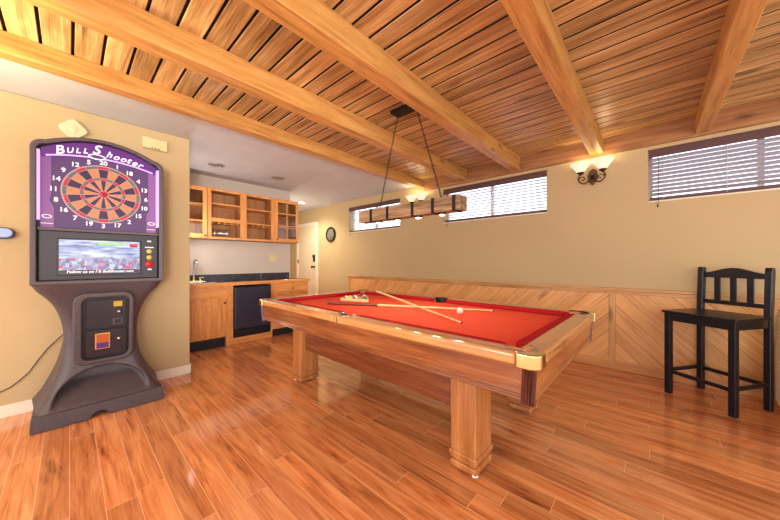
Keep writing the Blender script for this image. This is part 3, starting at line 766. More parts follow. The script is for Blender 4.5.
# sink + faucet
t = thing('bar_sink', (-4.80, 1.22, .90), 'small steel sink set in the worktop left of the tiles', 'sink')
o = (-4.80, 1.22, .90)
m = MB(o); ring(m, rrect(0, 1, 0, 1, .1), rrect(.1, .9, .1, .9, .1), 0, 1) if 0 else None
pts_o = rrect(1.02, 1.42, -5.0, -4.58, .05); pts_i = rrect(1.045, 1.395, -4.975, -4.605, .04)
n = len(pts_o)
m.add([(b,a,.9005) for a,b in pts_o]+[(b,a,.906) for a,b in pts_i]+[(b,a,.9015) for a,b in pts_i], [(i,(i+1)%n,n+(i+1)%n,n+i) for i in range(n)]+[(n+i,n+(i+1)%n,2*n+(i+1)%n,2*n+i) for i in range(n)]+[tuple(range(2*n,3*n))])
m.build('basin', M['chrome'], t)
t = thing('faucet', (-4.98, 1.20, .906), 'gooseneck bar faucet standing behind the small sink', 'faucet')
o = (-4.98, 1.20, .906)
m = MB(o); m.box(-5.01, -4.95, 1.11, 1.33, .9065, .922); m.lathe([(.022, 0), (.022, .03), (.014, .05)], (-4.98, 1.22, .92)); m.build('base_plate', M['brass'], t, bevel=.004)
m = MB(o); pts = [(-4.98, 1.22, .95), (-4.98, 1.22, 1.15)] + [(-4.98+.055-.055*math.cos(PI*k/10), 1.22+.02*k/10, 1.15+.075*math.sin(PI*k/10)) for k in range(1, 11)] + [(-4.868, 1.24, 1.12)]
m.tube(pts, .011, 10); m.build('spout', M['chrome'], t)
for yy in (1.14, 1.30):
    m = MB(o); m.lathe([(.018, 0), (.016, .03), (.02, .035), (.02, .045), (0, .05)], (-4.98, yy, .922), n=14); m.tube([(-4.98, yy, .96), (-4.96, yy+(.05 if yy > 1.2 else -.02), .965)], .006, 6); m.build('tap_handle', M['brass'], t)
# outlet
t = thing('wall_outlet', (XB, 2.464, 1.265), 'cream socket plate on the wall above the bar worktop', 'outlet')
o = (XB, 2.464, 1.265)
m = MB(o); m.box(XB+.001, XB+.008, 2.405, 2.525, 1.205, 1.325); m.build('plate', M['cream_plastic'], t, bevel=.003)
for dy in (-.03, .03):
    m = MB(o); m.box(XB+.008, XB+.011, 2.464+dy-.016, 2.464+dy+.016, 1.235, 1.295); m.build('socket', M['beige_plastic'], t, bevel=.002)

# upper cabinets
UX, UB, UZ0, UZ1 = -4.76, XB+.002, 1.535, 2.275
def carcass(o, y0, y1, t):
    m = MB(o); w = .016
    m.box(UB, UX-.02, y0, y0+w, UZ0, UZ1); m.box(UB, UX-.02, y1-w, y1, UZ0, UZ1); m.box(UB, UX-.02, y0+w, y1-w, UZ0, UZ0+w); m.box(UB, UX-.02, y0+w, y1-w, UZ1-w, UZ1)
    m.box(UB, UB+.008, y0+w, y1-w, UZ0+w, UZ1-w); m.build('body', M['cab_in'], t)
def face_frame(o, y0, y1, t, sl, sr):
    m = MB(o); m.box(UX-.02, UX, y0, y0+sl, UZ0, UZ1); m.box(UX-.02, UX, y1-sr, y1, UZ0, UZ1); m.box(UX-.02, UX, y0+sl, y1-sr, UZ0, UZ0+.03); m.box(UX-.02, UX, y0+sl, y1-sr, UZ1-.035, UZ1); m.build('face_frame', M['cabinet'], t, bevel=.002)
def shelf(o, y0, y1, z, t, lip=None):
    m = MB(o); m.box(UB+.008, UX-.02, y0+.016, y1-.016, z, z+.018); m.build('shelf', M['cabinet_y'], t, bevel=.002)
def glass_door(o, y0, y1, t, mull, knob_y):
    m = MB(o); st = .05; x0, x1 = UX+.001, UX+.02; z0, z1 = UZ0+.012, UZ1-.012
    m.box(x0, x1, y0, y0+st, z0, z1); m.box(x0, x1, y1-st, y1, z0, z1); m.box(x0, x1, y0+st, y1-st, z0, z0+st); m.box(x0, x1, y0+st, y1-st, z1-st, z1)
    if mull:
        c = (y0+y1)/2; m.box(x0+.003, x1-.003, c-.009, c+.009, z0+st, z1-st)
        for zz in (z0+.27, z0+.48): m.box(x0+.003, x1-.004, y0+st, y1-st, zz-.009, zz+.009)
    d_ = m.build('door', M['cabinet'], t, bevel=.002)
    m = MB(o); m.box(UX+.006, UX+.010, y0+st-.003, y1-st+.003, z0+st-.003, z1-st+.003); m.build('pane', M['glass'], d_)
    m = MB(o); knob(m, x1, knob_y, z0+.03, .012); m.build('knob', M['iron'], d_)
units = [(.90, 1.335, 'glass', 'narrow glazed upper oak cabinet at the left, half behind the dart machine wall'),
         (1.337, 1.832, 'open', 'open upper oak cabinet with stemware hanging under its lowest shelf'),
         (1.834, 2.325, 'open2', 'open upper oak cabinet with empty stemware rack, left of the glazed end cabinet'),
         (2.327, 2.785, 'glass2', 'glazed upper oak cabinet with divided panes at the right end of the bar')]
for y0, y1, kind, lab in units:
    t = thing('wall_cabinet', (UX, (y0+y1)/2, UZ0), lab, 'cabinet', 'oak cabinets above the bar'); o = (UX, (y0+y1)/2, UZ0)
    carcass(o, y0, y1, t)
    if kind.startswith('glass'):
        face_frame(o, y0, y1, t, .03, .03)
        for z in (1.78, 2.02): shelf(o, y0, y1, z, t)
        glass_door(o, y0+.012, y1-.012, t, kind == 'glass2', y1-.04 if kind == 'glass' else y0+.04)
    else:
        face_frame(o, y0, y1, t, .05, .045)
        for z in ((2.05, 1.79) if kind == 'open' else (2.03, 1.80)): shelf(o, y0, y1, z, t)
        if kind == 'open':
            # scalloped rail in front of the lowest shelf
            top = [(y0+.05+(y1-y0-.095)*k/48, 1.835+.012*abs(math.sin(PI*k/8))) for k in range(49)]
            m = MB(o); m.prism([(y0+.05, 1.79)] + [(y1-.045, 1.79)] + top[::-1], 'x', UX-.016, UX-.004); m.build('shelf_rail', M['cabinet_y'], t)
        for k in range(5):
            yy = y0+.075+(y1-y0-.15)*k/4
            m = MB(o); m.box(UB+.03, UX-.03, yy-.012, yy+.012, 1.765, 1.772); m.box(UB+.03, UX-.03, yy-.004, yy+.004, 1.772, 1.790 if kind == 'open' else 1.80); m.build('glass_rack_rail', M['cabinet'], t)
# stemware hanging upside down
def stem(x, y, label, big):
    t = thing('wine_glass', (x, y, 1.7735), label, 'wine glass', 'stemware hanging in the bar cabinet'); o = (x, y, 1.7735)
    r = .036 if big else .027
    m = MB(o); m.lathe([(.031, 0), (.031, .002), (.006, .006)], (x, y, 1.7735), (0,0,1), 18); m.build('foot', M['stemware'], t)
    m = MB(o); m.lathe([(.0042, 0), (.004, -.07)], (x, y, 1.7735), (0,0,1), 10); m.build('stem', M['stemware'], t)
    m = MB(o); m.lathe([(.005, -.07), (r*.7, -.083), (r, -.115), (r*.98, -.145), (r*.8, -.185)], (x, y, 1.7735), (0,0,1), 20, False); m.build('bowl', M['stemware'], t)
y0, y1 = units[1][0], units[1][1]
gaps = [y0+.075+(y1-y0-.15)*(k+.5)/4 for k in range(4)]
stem(-4.86, gaps[0], 'leftmost front wine glass hanging upside down in the open cabinet', False)
stem(-4.84, gaps[1], 'second wine glass from left hanging upside down in the open cabinet', True)
stem(-4.84, gaps[2], 'third wine glass from left hanging upside down in the open cabinet, wide bowl', True)
stem(-4.96, gaps[0], 'slim wine glass hanging at the back left of the open cabinet', False)
stem(-4.96, gaps[1], 'wine glass hanging at the back of the open cabinet, behind the second', True)
stem(-4.96, gaps[2], 'wine glass hanging at the back of the open cabinet, behind the third', True)

# ------------------------------------------------------------------ pool table (local frame, rotated)
HL, HWD, ZR, ZCL = 1.375, .748, .80, .762
t = thing('pool_table', (-1.712, 2.068, 0), 'large pool table with red cloth and honey coloured wooden frame on block legs', 'pool table', rz=R(-.8))
PT = t
rw = .115          # wooden rail width
ins = .165         # cushion nose inset from the outer edge
m = MB(); m.box(-HL+.12, HL-.12, -HWD+.12, HWD-.12, ZCL-.06, ZCL); m.build('cloth_bed', M['cloth'], t)
g = .075; cg = .095
def rail(x0, x1, y0, y1, mat):
    m = MB(); m.box(x0, x1, y0, y1, ZR-.055, ZR); return m.build('rail', mat, t, bevel=.014, seg=3)
for sy in (-1, 1):
    for sx in (-1, 1):
        xa, xb = sorted((sx*.062, sx*(HL-cg-.002))); ya, yb = sorted((sy*HWD, sy*(HWD-rw)))
        rail(xa, xb, ya, yb, M['rail_wood'])
        # cushion with cut ends
        xa, xb = sx*g, sx*(HL-.205)
        y1_, y2_ = sy*(HWD-rw+.002), sy*(HWD-ins)
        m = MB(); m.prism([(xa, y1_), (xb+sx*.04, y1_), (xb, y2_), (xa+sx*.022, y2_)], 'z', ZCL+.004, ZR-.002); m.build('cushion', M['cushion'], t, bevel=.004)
for sx in (-1, 1):
    xa, xb = sorted((sx*HL, sx*(HL-rw)))
    rail(xa, xb, -HWD+cg+.002, HWD-cg-.002, M['rail_wood_y'])
    x1_, x2_ = sx*(HL-rw+.002), sx*(HL-ins)
    yy = HWD-.205
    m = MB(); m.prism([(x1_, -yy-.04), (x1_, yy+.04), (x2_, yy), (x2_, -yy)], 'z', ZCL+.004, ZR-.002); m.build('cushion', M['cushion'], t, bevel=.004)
# side pocket wood bridge behind the mouth
for sy in (-1, 1):
    ya, yb = sorted((sy*HWD, sy*(HWD-.042)))
    m = MB(); m.box(-.0615, .0615, ya, yb, ZR-.055, ZR); b_ = m.build('side_rail_bridge', M['rail_wood'], t, bevel=.012, seg=3)
    m = MB(); ya, yb = sorted((sy*(HWD+.0012), sy*(HWD-.04))); m.box(-.006, .006, ya, yb, ZR-.05, ZR+.0012); m.build('inlay_strip', M['brass'], b_)
# corner castings with rounded outer corner and pocket notch
for sx in (-1, 1):
    for sy in (-1, 1):
        rc = .05; pts = []
        for k in range(9):
            a = PI/2*k/8; pts.append((HL+.003-rc+rc*math.cos(a), HWD+.003-rc+rc*math.sin(a)))
        pts.append((HL-cg, HWD+.003))
        cx, cy_ = HL-.108, HWD-.108
        for k in range(9):
            a = R(79) - R(68)*k/8
            pts.append((cx+.066*math.cos(a), cy_+.066*math.sin(a)))
        pts.append((HL+.003, HWD-cg))
        pts = [(sx*a, sy*b) for a, b in pts]
        m = MB(); m.prism(pts, 'z', ZR-.062, ZR+.004); m.build('corner_cap', M['brass'], t, bevel=.007, seg=3)
# pockets
pk = [(sx*(HL-.108), sy*(HWD-.108), math.atan2(sy, sx)) for sx in (-1, 1) for sy in (-1, 1)] + [(0, sy*(HWD-.105), sy*PI/2) for sy in (-1, 1)]
for x, y, a in pk:
    m = MB(); r_ = .062
    m.lathe([(r_, ZCL+.003), (r_*.9, ZCL-.02), (r_*.8, ZCL-.09), (0, ZCL-.10)], (x, y, 0), (0,0,1), 24, False); pm = M['cushion'] if (x > 0 and y < -.2 and x > .5) else M['black_rubber']; p_ = m.build('pocket', pm, t)
    m = MB(); m.lathe([(r_-.002, 0), (.0, .0005)], (x, y, ZCL+.0015), (0,0,1), 24, False); m.build('pocket_mouth', pm, p_)
    m = MB(); m.tube([(x+.068*math.cos(a+q), y+.068*math.sin(a+q), ZR-.004) for q in [R(-115+230*k/18) for k in range(19)]], .009, 8); m.build('pocket_rim', M['pocket_metal'] if y < 0 else M['black_rubber'], p_)
    m = MB()
    arc = [(x+.0648*math.cos(a+q), y+.0648*math.sin(a+q)) for q in [R(-105+210*k/18) for k in range(19)]]
    arc2 = [(x+.059*math.cos(a+q), y+.059*math.sin(a+q)) for q in [R(-105+210*k/18) for k in range(19)]]
    m.prism(arc + arc2[::-1], 'z', ZCL-.02, ZR-.006, True); m.build('pocket_liner', pm, p_)
# apron: tapered boards with bead moulding along the bottom
ZA0, ZA1 = .585, ZR-.056
ap, cp, cq = .024, .068, .036
for sy in (-1, 1):
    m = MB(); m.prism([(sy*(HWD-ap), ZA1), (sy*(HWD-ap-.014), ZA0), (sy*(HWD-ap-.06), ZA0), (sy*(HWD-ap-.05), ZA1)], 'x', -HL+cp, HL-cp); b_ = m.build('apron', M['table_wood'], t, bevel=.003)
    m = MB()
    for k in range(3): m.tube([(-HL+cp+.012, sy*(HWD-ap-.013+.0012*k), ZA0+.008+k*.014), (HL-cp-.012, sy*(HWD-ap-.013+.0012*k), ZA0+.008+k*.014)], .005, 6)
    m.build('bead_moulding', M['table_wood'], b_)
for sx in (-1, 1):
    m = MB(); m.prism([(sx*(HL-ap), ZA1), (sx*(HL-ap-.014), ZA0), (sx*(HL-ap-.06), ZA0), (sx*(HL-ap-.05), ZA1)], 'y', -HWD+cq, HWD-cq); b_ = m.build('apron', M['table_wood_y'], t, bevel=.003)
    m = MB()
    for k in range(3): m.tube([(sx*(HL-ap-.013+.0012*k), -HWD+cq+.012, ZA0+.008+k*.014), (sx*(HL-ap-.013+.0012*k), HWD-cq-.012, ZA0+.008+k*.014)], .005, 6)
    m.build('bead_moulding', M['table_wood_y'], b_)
# fluted dark corner posts
for sx in (-1, 1):
    for sy in (-1, 1):
        m = MB(); vs = []
        def prof(e):
            # half outline along one side with flutes, then around the corner
            pts = []
            nfl = 6; xa, ya_ = HL-cp-.004, HWD-cq-.004; xo, yo = HL-ap+.006, HWD-ap+.006
            la, lb = xo-xa, yo-ya_
            for k in range(nfl*6+1):
                u = k/(nfl*6)*(la+lb); dpt = .006*abs(math.sin(PI*k/6))
                if u < la: pts.append((xa+u, yo-dpt))
                else: pts.append((xo-dpt, yo-(u-la)))
            return pts
        P_ = prof(0) + [(HL-cp-.004, HWD-cq-.004)]
        top = [(sx*a, sy*b, ZA1) for a, b in P_]
        bot = [(sx*(a-.012), sy*(b-.012), ZA0-.012) for a, b in P_]
        n = len(P_)
        m.add(top + bot, [tuple(range(n)), tuple(range(n, 2*n))] + [(i, (i+1) % n, n+(i+1) % n, n+i) for i in range(n)])
        m.build('corner_post', M['dark_wood'], t)
m = MB(); m.box(-HL+.12, HL-.12, -HWD+.13, HWD-.13, ZA0+.004, ZA0+.03); m.build('underframe', M['frame_wood'], t)
# legs
LX, LY = .92, .455
for sx in (-1, 1):
    for sy in (-1, 1):
        hx, hy = .080, .10; x, y = sx*LX, sy*LY
        m = MB(); m.box(x-hx, x+hx, y-hy, y+hy, .06, ZA0+.01); lg = m.build('leg', M['leg_wood'], t, bevel=.006)
        m = MB(); m.box(x-hx-.009, x+hx+.009, y-hy-.009, y+hy+.009, .078, .108); m.box(x-hx+.004, x+hx-.004, y-hy+.004, y+hy-.004, .05, .078); m.box(x-hx-.004, x+hx+.004, y-hy-.004, y+hy+.004, .012, .05); m.build('foot_moulding', M['leg_wood'], lg, bevel=.008, seg=3)
        m = MB(); m.lathe([(.05, 0), (.05, .008), (.03, .012), (.03, .034)], (x, y, 0), n=20); m.lathe([(.022, 0), (.022, .01), (.012, .014), (.012, .034)], (x+sx*.06, y-sy*-.075, 0), n=14); m.build('leveller', M['chrome'], lg)
# frame boards between the legs
for sy in (-1, 1):
    ya, yb = sorted((sy*(LY+.055), sy*(LY+.02)))
    m = MB(); m.box(-LX+.085, LX-.085, ya, yb, .325, ZA0+.006); m.build('frame_board', M['frame_wood'], t, bevel=.004)
for sx in (-1, 1):
    xa, xb = sorted((sx*(LX+.02), sx*(LX-.02)))
    m = MB(); m.box(xa, xb, -LY+.10, LY-.10, .42, ZA0+.006); m.build('frame_board', M['frame_wood'], t, bevel=.004)

# things on the cloth
zc = ZCL + .0015
def cue(p0, p1, r0, r1, label, z0=0, z1=0, butt=.34):
    p0 = Vector((p0[0], p0[1], zc+r0+z0)); p1 = Vector((p1[0], p1[1], zc+r1+z1)); v = p1-p0; Lc = v.length
    t = thing('pool_cue', p0, label, 'pool cue', 'cues crossed on the table')
    q = v.to_track_quat('X', 'Z'); t.rotation_mode = 'XYZ'; t.rotation_euler = q.to_euler()
    rr = lambda s: r0+(r1-r0)*s
    m = MB(); m.lathe([(r0*.8, 0), (r0, .01), (rr(butt), Lc*butt)], (0,0,0), (1,0,0), 14); m.build('butt', M['cue_butt'], t)
    m = MB(); m.lathe([(rr(butt)*1.02, Lc*butt-.012), (rr(butt)*1.02, Lc*butt+.002)], (0,0,0), (1,0,0), 14); m.build('joint', M['brass'], t)
    m = MB(); m.lathe([(rr(butt), Lc*butt), (r1, Lc-.03)], (0,0,0), (1,0,0), 14); m.build('shaft', M['cue'], t)
    m = MB(); m.lathe([(r1, Lc-.03), (r1, Lc-.008)], (0,0,0), (1,0,0), 14); m.build('ferrule', M['ivory'], t)
    m = MB(); m.lathe([(r1*.95, Lc-.008), (r1*.7, Lc)], (0,0,0), (1,0,0), 14); m.build('tip', M['black_rubber'], t)
cue((-2.463, 1.775), (-1.035, 2.50), .0150, .0070, 'pool cue with a brown butt lying flat, pointing right past the cue ball')
cue((-2.60, 2.60), (-.99, 1.845), .0145, .0068, 'pale pool cue lying across the other one, tip toward the near rail', .052, .001, .02)

# rack and balls
A = Vector((-2.60, 2.035)); B = Vector((-2.26, 2.15)); mid = (A+B)/2; dirv = (B-A).normalized(); nrm = Vector((-dirv.y, dirv.x))
side = .335; hgt = side*math.sqrt(3)/2
P = [mid-dirv*side/2, mid+dirv*side/2, mid+nrm*hgt]
cen = (P[0]+P[1]+P[2])/3
def scale_tri(d_, rc):
    out = []
    for k in range(3):
        v = (P[k]-cen); p = cen + v*(1+d_/v.length)
        # rounded corner
        a0 = math.atan2(v.y, v.x)
        c = p - v.normalized()*rc*2
        for q in range(-4, 5):
            a = a0 + R(60)*q/4
            out.append((c.x+rc*math.cos(a), c.y+rc*math.sin(a)))
    return out
to, ti = scale_tri(.030, .024), scale_tri(.008, .015)
m = MB((cen.x, cen.y, zc))
n = len(to)
for z0, z1 in ((zc, zc+.030),):
    m.add([(a,b,z0) for a,b in to]+[(a,b,z1) for a,b in to]+[(a,b,z0) for a,b in ti]+[(a,b,z1) for a,b in ti],
          [f for i in range(n) for f in ((i,(i+1)%n,n+(i+1)%n,n+i), (2*n+i,3*n+i,3*n+(i+1)%n,2*n+(i+1)%n), (n+i,n+(i+1)%n,3*n+(i+1)%n,3*n+i), (i,2*n+i,2*n+(i+1)%n,(i+1)%n))])
tag(m.build('ball_rack', M['rack'], bevel=.003), 'pale wooden triangle rack of balls at the left end of the table', 'ball rack')
cols = {'yellow': (240,190,40), 'blue': (40,60,150), 'red': (206,40,30), 'purple': (90,40,110), 'orange': (236,120,36), 'green': (30,130,80), 'maroon': (120,30,34), 'black': (20,20,22)}
solid = {k: plain('ball_'+k, srgb(*v), .1, coat=.6) for k, v in cols.items()}
def stripe_mat(k):
    m_, nt, b = new_mat('ball_stripe_'+k); setp(b, Roughness=.1); b.inputs['Coat Weight'].default_value = .6
    tc = N(nt, 'ShaderNodeTexCoord'); sp = N(nt, 'ShaderNodeSeparateXYZ'); L(nt, tc.outputs['Object'], sp.inputs[0])
    f = mathn(nt, 'LESS_THAN', mathn(nt, 'ABSOLUTE', sp.outputs[2]), .014)
    L(nt, mixc(nt, f, srgb(244, 236, 214), srgb(*cols[k])), b.inputs['Base Color']); return m_
stripe = {k: stripe_mat(k) for k in cols if k != 'black'}
br = .0282; sp = br*2.02
order = ['s_red','yellow','s_blue','orange','green', 's_maroon','s_yellow','purple','red', 's_green','black','s_purple', 'blue','s_orange', 'maroon']
rowname = ['front row', 'second row', 'middle row', 'fourth row', 'far point']
posn = ['leftmost', 'second', 'third', 'fourth', 'rightmost']
base = cen - nrm*(sp*math.sqrt(3)/2*4/3)
idx = 0; bm_ = MB(); bm_.ball((0,0,0), br, 18); ball0 = bm_.build('billiard_ball', M['ivory']); first = True
for r_ in range(5):
    for k in range(5-r_):
        p = base + nrm*(sp*math.sqrt(3)/2*r_) + dirv*(sp*(k-(4-r_)/2))
        key = order[idx]; idx += 1
        mt = stripe[key[2:]] if key.startswith('s_') else solid[key]
        me = ball0.data.copy(); me.materials.clear(); me.materials.append(mt)
        ob = bpy.data.objects.new('billiard_ball', me); COL.objects.link(ob)
        ob.location = (p.x, p.y, zc+br); ob.rotation_euler = (random.uniform(.3, 1.2), random.uniform(0, 1), random.uniform(0, 6))
        nm = (key[2:]+' striped') if key.startswith('s_') else 'solid '+key
        tag(ob, '%s ball in the %s of the racked triangle' % (nm, rowname[r_]), 'billiard ball', 'balls in the wooden rack')
ball0.location = (-1.185, 2.175, zc+.0286)
tag(ball0, 'white cue ball beside the crossed cues on the red cloth', 'billiard ball')

# ------------------------------------------------------------------ pendant
PX0, PX1, PY, PZ0, PZ1 = -2.24, -1.085, 2.05, 1.60, 1.712
t = thing('pendant_light', (-1.66, PY, ZC), 'long barn-wood beam lamp hanging on two chains over the pool table', 'pendant light')
o = (-1.66, PY, ZC)
m = MB(o); m.box(-1.80, -1.50, PY-.06, PY+.06, ZC-.028, ZC-.0005); m.build('canopy', M['iron'], t, bevel=.004)
m = MB(o); m.box(PX0, PX1, PY-.055, PY+.055, PZ0, PZ1); bb = m.build('wood_beam', M['pendant'], t, bevel=.004)
for x in (-2.06, -1.84, -1.545, -1.335, -1.14):
    m = MB(o); ring(m, [(PY-.0605, PZ0-.006), (PY+.0605, PZ0-.006), (PY+.0605, PZ1+.006), (PY-.0605, PZ1+.006)], [(PY-.055, PZ0), (PY+.055, PZ0), (PY+.055, PZ1), (PY-.055, PZ1)], x-.013, x+.013); m.build('strap', M['iron'], t)
for x in (-2.0, -1.76, -1.52, -1.28):
    m = MB(o); m.lathe([(.030, PZ0+.002), (.032, PZ0-.014), (.026, PZ0-.016)], (x, PY, 0), (0,0,1), 18, False); dl = m.build('lamp_cup', M['iron'], t)
    m = MB(o); m.lathe([(.026, PZ0-.012), (.022, PZ0-.022), (0, PZ0-.027)], (x, PY, 0), (0,0,1), 18, False); m.build('bulb', M['bulb'], dl)
for xt, xb in ((-1.755, -1.99), (-1.545, -1.285)):
    m = MB(o); a = Vector((xt, PY, ZC-.03)); b = Vector((xb, PY, PZ1+.012)); nl = 36; v = (b-a)/nl; u = v.normalized()
    for k in range(nl):
        c = a + v*(k+.5); sd = Vector((0,1,0)) if k % 2 else u.cross(Vector((0,1,0)))
        hl, hwid = v.length*.5+.0028, .0068
        m.tube([c + u*math.cos(2*PI*q/10)*hl + sd*math.sin(2*PI*q/10)*hwid for q in range(10)], .0023, 5, True)
    m.tube([(xb, PY, PZ1-.004), (xb, PY, PZ1+.016)], .006, 6)
    m.build('chain', M['iron'], t)

# ------------------------------------------------------------------ sconces
def sconce(x, zc_, label):
    t = thing('wall_sconce', (x, YW, zc_), label, 'wall sconce', 'twin-shade wall sconces'); o = (x, YW, zc_)
    m = MB(o); pts = [(-.05, .02), (-.035, .07), (0, .10), (.035, .07), (.05, .02), (.045, -.04), (0, -.10), (-.045, -.04)]
    m.prism([(x+a, zc_-.02+b) for a, b in pts], 'y', YW-.022, YW-.001); m.build('backplate', M['bronze'], t, bevel=.006)
    m = MB(o); m.lathe([(.018, 0), (.022, .03), (.012, .06), (.016, .075), (0, .085)], (x, YW-.02, zc_-.02), (0,-1,0), 16); m.build('boss', M['bronze'], t)
    for s in (-1, 1):
        sx_ = x + s*.105; yy = YW-.115
        # scroll arm
        pts = [(x, YW-.05, zc_-.02), (x+s*.03, YW-.08, zc_-.075), (x+s*.075, yy+.01, zc_-.105), (x+s*.118, yy, zc_-.075), (x+s*.125, yy, zc_-.03), (sx_, yy, zc_+.0)]
        # smooth
        pp = [Vector(p) for p in pts]; sm = []
        for i in range(len(pp)-1):
            p0, p1, p2, p3 = pp[max(0, i-1)], pp[i], pp[i+1], pp[min(len(pp)-1, i+2)]
            for q in range(6):
                k = q/6; sm.append(.5*((2*p1)+(p2-p0)*k+(2*p0-5*p1+4*p2-p3)*k*k+(3*p1-p0-3*p2+p3)*k**3))
        sm.append(pp[-1])
        m = MB(o); m.tube(sm, .008, 8)
        cur = [(x+s*(.085+.035*(1-k/14)*math.cos(k*.5)), yy-.002, zc_-.055+.035*(1-k/14)*math.sin(k*.5)) for k in range(13)]
        m.tube(cur, .006, 7); arm = m.build('arm', M['bronze'], t)
        m = MB(o); m.lathe([(.012, 0), (.035, .02), (.038, .03)], (sx_, yy, zc_-.002), n=18); m.build('shade_holder', M['bronze'], arm)
        m = MB(o); m.lathe([(.034, .028), (.052, .05), (.075, .085), (.098, .115), (.105, .128), (.100, .128), (.07, .088), (.03, .034)], (sx_, yy, zc_), n=28, cap=False); m.build('shade', M['shade'], arm)
        m = MB(o); m.ball((sx_, yy, zc_+.075), .022, 14); m.build('bulb', M['bulb'], arm)
sconce(-.515, 2.205, 'lit twin-shade bronze sconce under the ceiling beam, between middle and right windows')
sconce(-3.0, 2.205, 'lit twin-shade sconce partly behind the hanging lamp, between left and middle windows')

# ------------------------------------------------------------------ bar stool
t = thing('bar_stool', (.402, 3.732, 0), 'worn black wooden bar stool with slatted back beside the wainscot', 'bar stool', rz=R(-34.5))
# local: +x right along the front edge, +y towards the back
hx, hy, lr = .215, .203, .022
SZ = .755
for sx in (-1, 1):
    m = MB(); m.box(sx*hx-lr, sx*hx+lr, -hy-lr, -hy+lr, 0, SZ-.02); m.build('leg', M['stool'], t, bevel=.004)
    m = MB(); m.prism([(hy-lr, 0), (hy+lr, 0), (hy+lr, SZ), (hy+lr+.018, 1.12), (hy+lr+.012, 1.15), (hy-lr+.022, 1.15), (hy-lr+.016, 1.12), (hy-lr, SZ)], 'x', sx*hx-lr, sx*hx+lr); m.build('back_leg', M['stool'], t, bevel=.006)
m = MB(); m.box(-hx-.036, hx+.036, -hy-.036, hy-.024, SZ-.022, SZ); m.box(-hx+.026, hx-.026, hy-.024, hy+.02, SZ-.022, SZ); m.build('seat', M['stool'], t, bevel=.006)
m = MB(); m.box(-hx+.021, hx-.021, -hy-.012, -hy+.012, SZ-.09, SZ-.021); m.box(-hx+.021, hx-.021, hy-.012, hy+.012, SZ-.09, SZ-.021)
for sx in (-1, 1): m.box(sx*hx-.012, sx*hx+.012, -hy+.021, hy-.021, SZ-.09, SZ-.021)
m.build('seat_apron', M['stool'], t, bevel=.003)
for sy in (-1, 1):
    m = MB(); m.box(-hx+.02, hx-.02, sy*hy-.010, sy*hy+.010, .185, .217); m.build('stretcher', M['stool'], t, bevel=.003)
for sx in (-1, 1):
    m = MB(); m.box(sx*hx-.010, sx*hx+.010, -hy+.02, hy-.02, .195, .227); m.build('stretcher', M['stool'], t, bevel=.003)
yb = hy + .016
top = [(-hx+.02, 1.10)] + [(-hx+.02+(2*hx-.04)*k/20, 1.10+.045*(.5-.5*math.cos(2*PI*k/20))**.9) for k in range(1, 20)] + [(hx-.02, 1.10)]
m = MB(); m.prism([(-hx+.02, 1.055), (hx-.02, 1.055)] + top[::-1], 'y', yb-.008, yb+.014); m.build('crest_rail', M['stool'], t, bevel=.003)
m = MB(); m.box(-hx+.02, hx-.02, yb-.012, yb+.010, .815, .85); m.build('lower_back_rail', M['stool'], t, bevel=.003)
for x in (-.105, 0, .105):
    m = MB(); m.box(x-.021, x+.021, yb-.004, yb+.008, .848, 1.058); m.build('back_slat', M['stool'], t, bevel=.002)

# ------------------------------------------------------------------ armchair at the right edge (facing away)
th = R(-69.7)
lx = Vector((math.cos(th), math.sin(th))); ly = Vector((-math.sin(th), math.cos(th)))
c0 = Vector((.712, 3.735)) + lx*.43 + ly*.40
t = thing('armchair', (c0.x, c0.y, 0), 'beige tweed upholstered chair seen from behind at the right edge, beside the stool', 'armchair', rz=th)
m = MB(); bp = rrect(-.43, .43, .03, .87, .13, 8)
m.prism(bp, 'y', -.40, -.22, False); m.build('backrest', M['fabric'], t, bevel=.015, seg=3)
m = MB(); m.box(-.42, .42, -.22, .36, .06, .30); m.build('seat_base', M['fabric'], t, bevel=.03, seg=3)
m = MB(); m.box(-.28, .28, -.21, .38, .30, .46); m.build('seat_cushion', M['fabric'], t, bevel=.05, seg=4)
for sx in (-1, 1):
    xa, xb = sorted((sx*.285, sx*.425)); m = MB(); m.box(xa, xb, -.215, .38, .29, .62); m.build('armrest', M['fabric'], t, bevel=.05, seg=4)
for sx in (-1, 1):
    for yy in (-.33, .30):
        m = MB(); m.lathe([(.02, 0), (.028, .065)], (sx*.36, yy, 0), n=12); m.build('foot', M['dark_wood'], t)

# ------------------------------------------------------------------ light
W = bpy.data.worlds.new('daylight'); S.world = W; W.use_nodes = True
bg = W.node_tree.nodes['Background']; bg.inputs[0].default_value = (.96, .98, 1.04, 1); bg.inputs[1].default_value = WORLD = 1.5
def point(x, y, z, e, col=(1, .78, .5), r=.05):
    l = bpy.data.lights.new('lamp_and_fill', 'POINT'); l.energy = e; l.color = col; l.shadow_soft_size = r  # shared by the room's lamps and the added fill lights
    ob = bpy.data.objects.new('lamp_and_fill', l); COL.objects.link(ob); ob.location = (x, y, z)
for x in (-.515, -3.0):
    for s in (-1, 1): point(x+s*.105, YW-.115, 2.205+.15, .7, r=.06)
def spot(x, y, z, e, ang, col=(1, .85, .62)):
    l = bpy.data.lights.new('downlight_beam', 'SPOT'); l.energy = e; l.color = col; l.spot_size = ang; l.spot_blend = .6; l.shadow_soft_size = .03
    ob = bpy.data.objects.new('downlight_beam', l); COL.objects.link(ob); ob.location = (x, y, z)
for x in (-2.0, -1.76, -1.52, -1.28): spot(x, PY, PZ0-.03, 4, R(120))
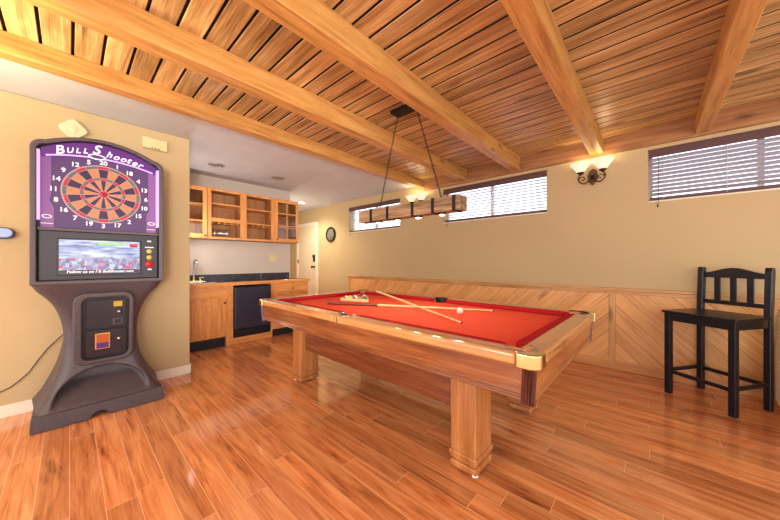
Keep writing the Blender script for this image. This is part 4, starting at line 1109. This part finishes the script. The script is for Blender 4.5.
spot(-5.812, 3.476, ZW-.015, 40, R(140))

# ------------------------------------------------------------------ camera
cam = bpy.data.cameras.new('camera'); co = bpy.data.objects.new('camera', cam); COL.objects.link(co)
co.location = (0, 0, 1.2); co.rotation_euler = (R(90), 0, R(42.15))
cam.sensor_width = 36; cam.lens = 290/780*36; cam.shift_y = 1.6/780
cam.clip_start = .02
S.camera = co
S.view_settings.view_transform = 'Standard'; S.view_settings.look = 'None'; S.view_settings.gamma = 1
S.view_settings.exposure = .88
S.cycles.max_bounces = 10; S.cycles.diffuse_bounces = 5; S.cycles.glossy_bounces = 4; S.cycles.transparent_max_bounces = 16
S.cycles.use_denoising = True
point(1.4, -1.6, 1.7, 45, (1, .90, .76), .5)  # added soft fill behind the camera, no fixture there
point(-1.6, -1.9, 1.7, 45, (1, .90, .76), .5)  # second added fill behind the camera, evens out the room
point(-3.35, -1.25, 2.1, 8, (1, .82, .56), .1)
l = bpy.data.lights.new('ceiling_fill', 'SPOT'); l.energy = 105; l.color = (1, .80, .50); l.spot_size = R(150); l.spot_blend = .7; l.shadow_soft_size = .12  # added upward spot, brightens the left ceiling boards; no lamp stands there
ob = bpy.data.objects.new('ceiling_fill', l); COL.objects.link(ob); ob.location = (-2.35, -.95, 1.7); ob.rotation_euler = (R(180), 0, 0)
point(-5.9, 3.02, 1.7, 11, (1, .93, .84), .1)  # added light hidden behind the bar wall, lifts hall and white ceiling
point(-4.45, .95, 1.6, 10, (.94, .95, 1), .1)  # added light tucked behind the dart wall to brighten the alcove
point(2.9, 2.2, 1.55, 22, (1, .86, .66), .08)
l = bpy.data.lights.new('alcove_fill', 'SPOT'); l.energy = 420; l.color = (1, .93, .86); l.spot_size = R(40); l.spot_blend = .9; l.shadow_soft_size = .35  # added unseen spot aimed into the alcove to brighten it
ob = bpy.data.objects.new('alcove_fill', l); COL.objects.link(ob); ob.location = (1.9, -.9, 1.15)
ob.rotation_euler = (Vector((-5.1, 2.4, 2.0))-ob.location).to_track_quat('-Z', 'Y').to_euler()
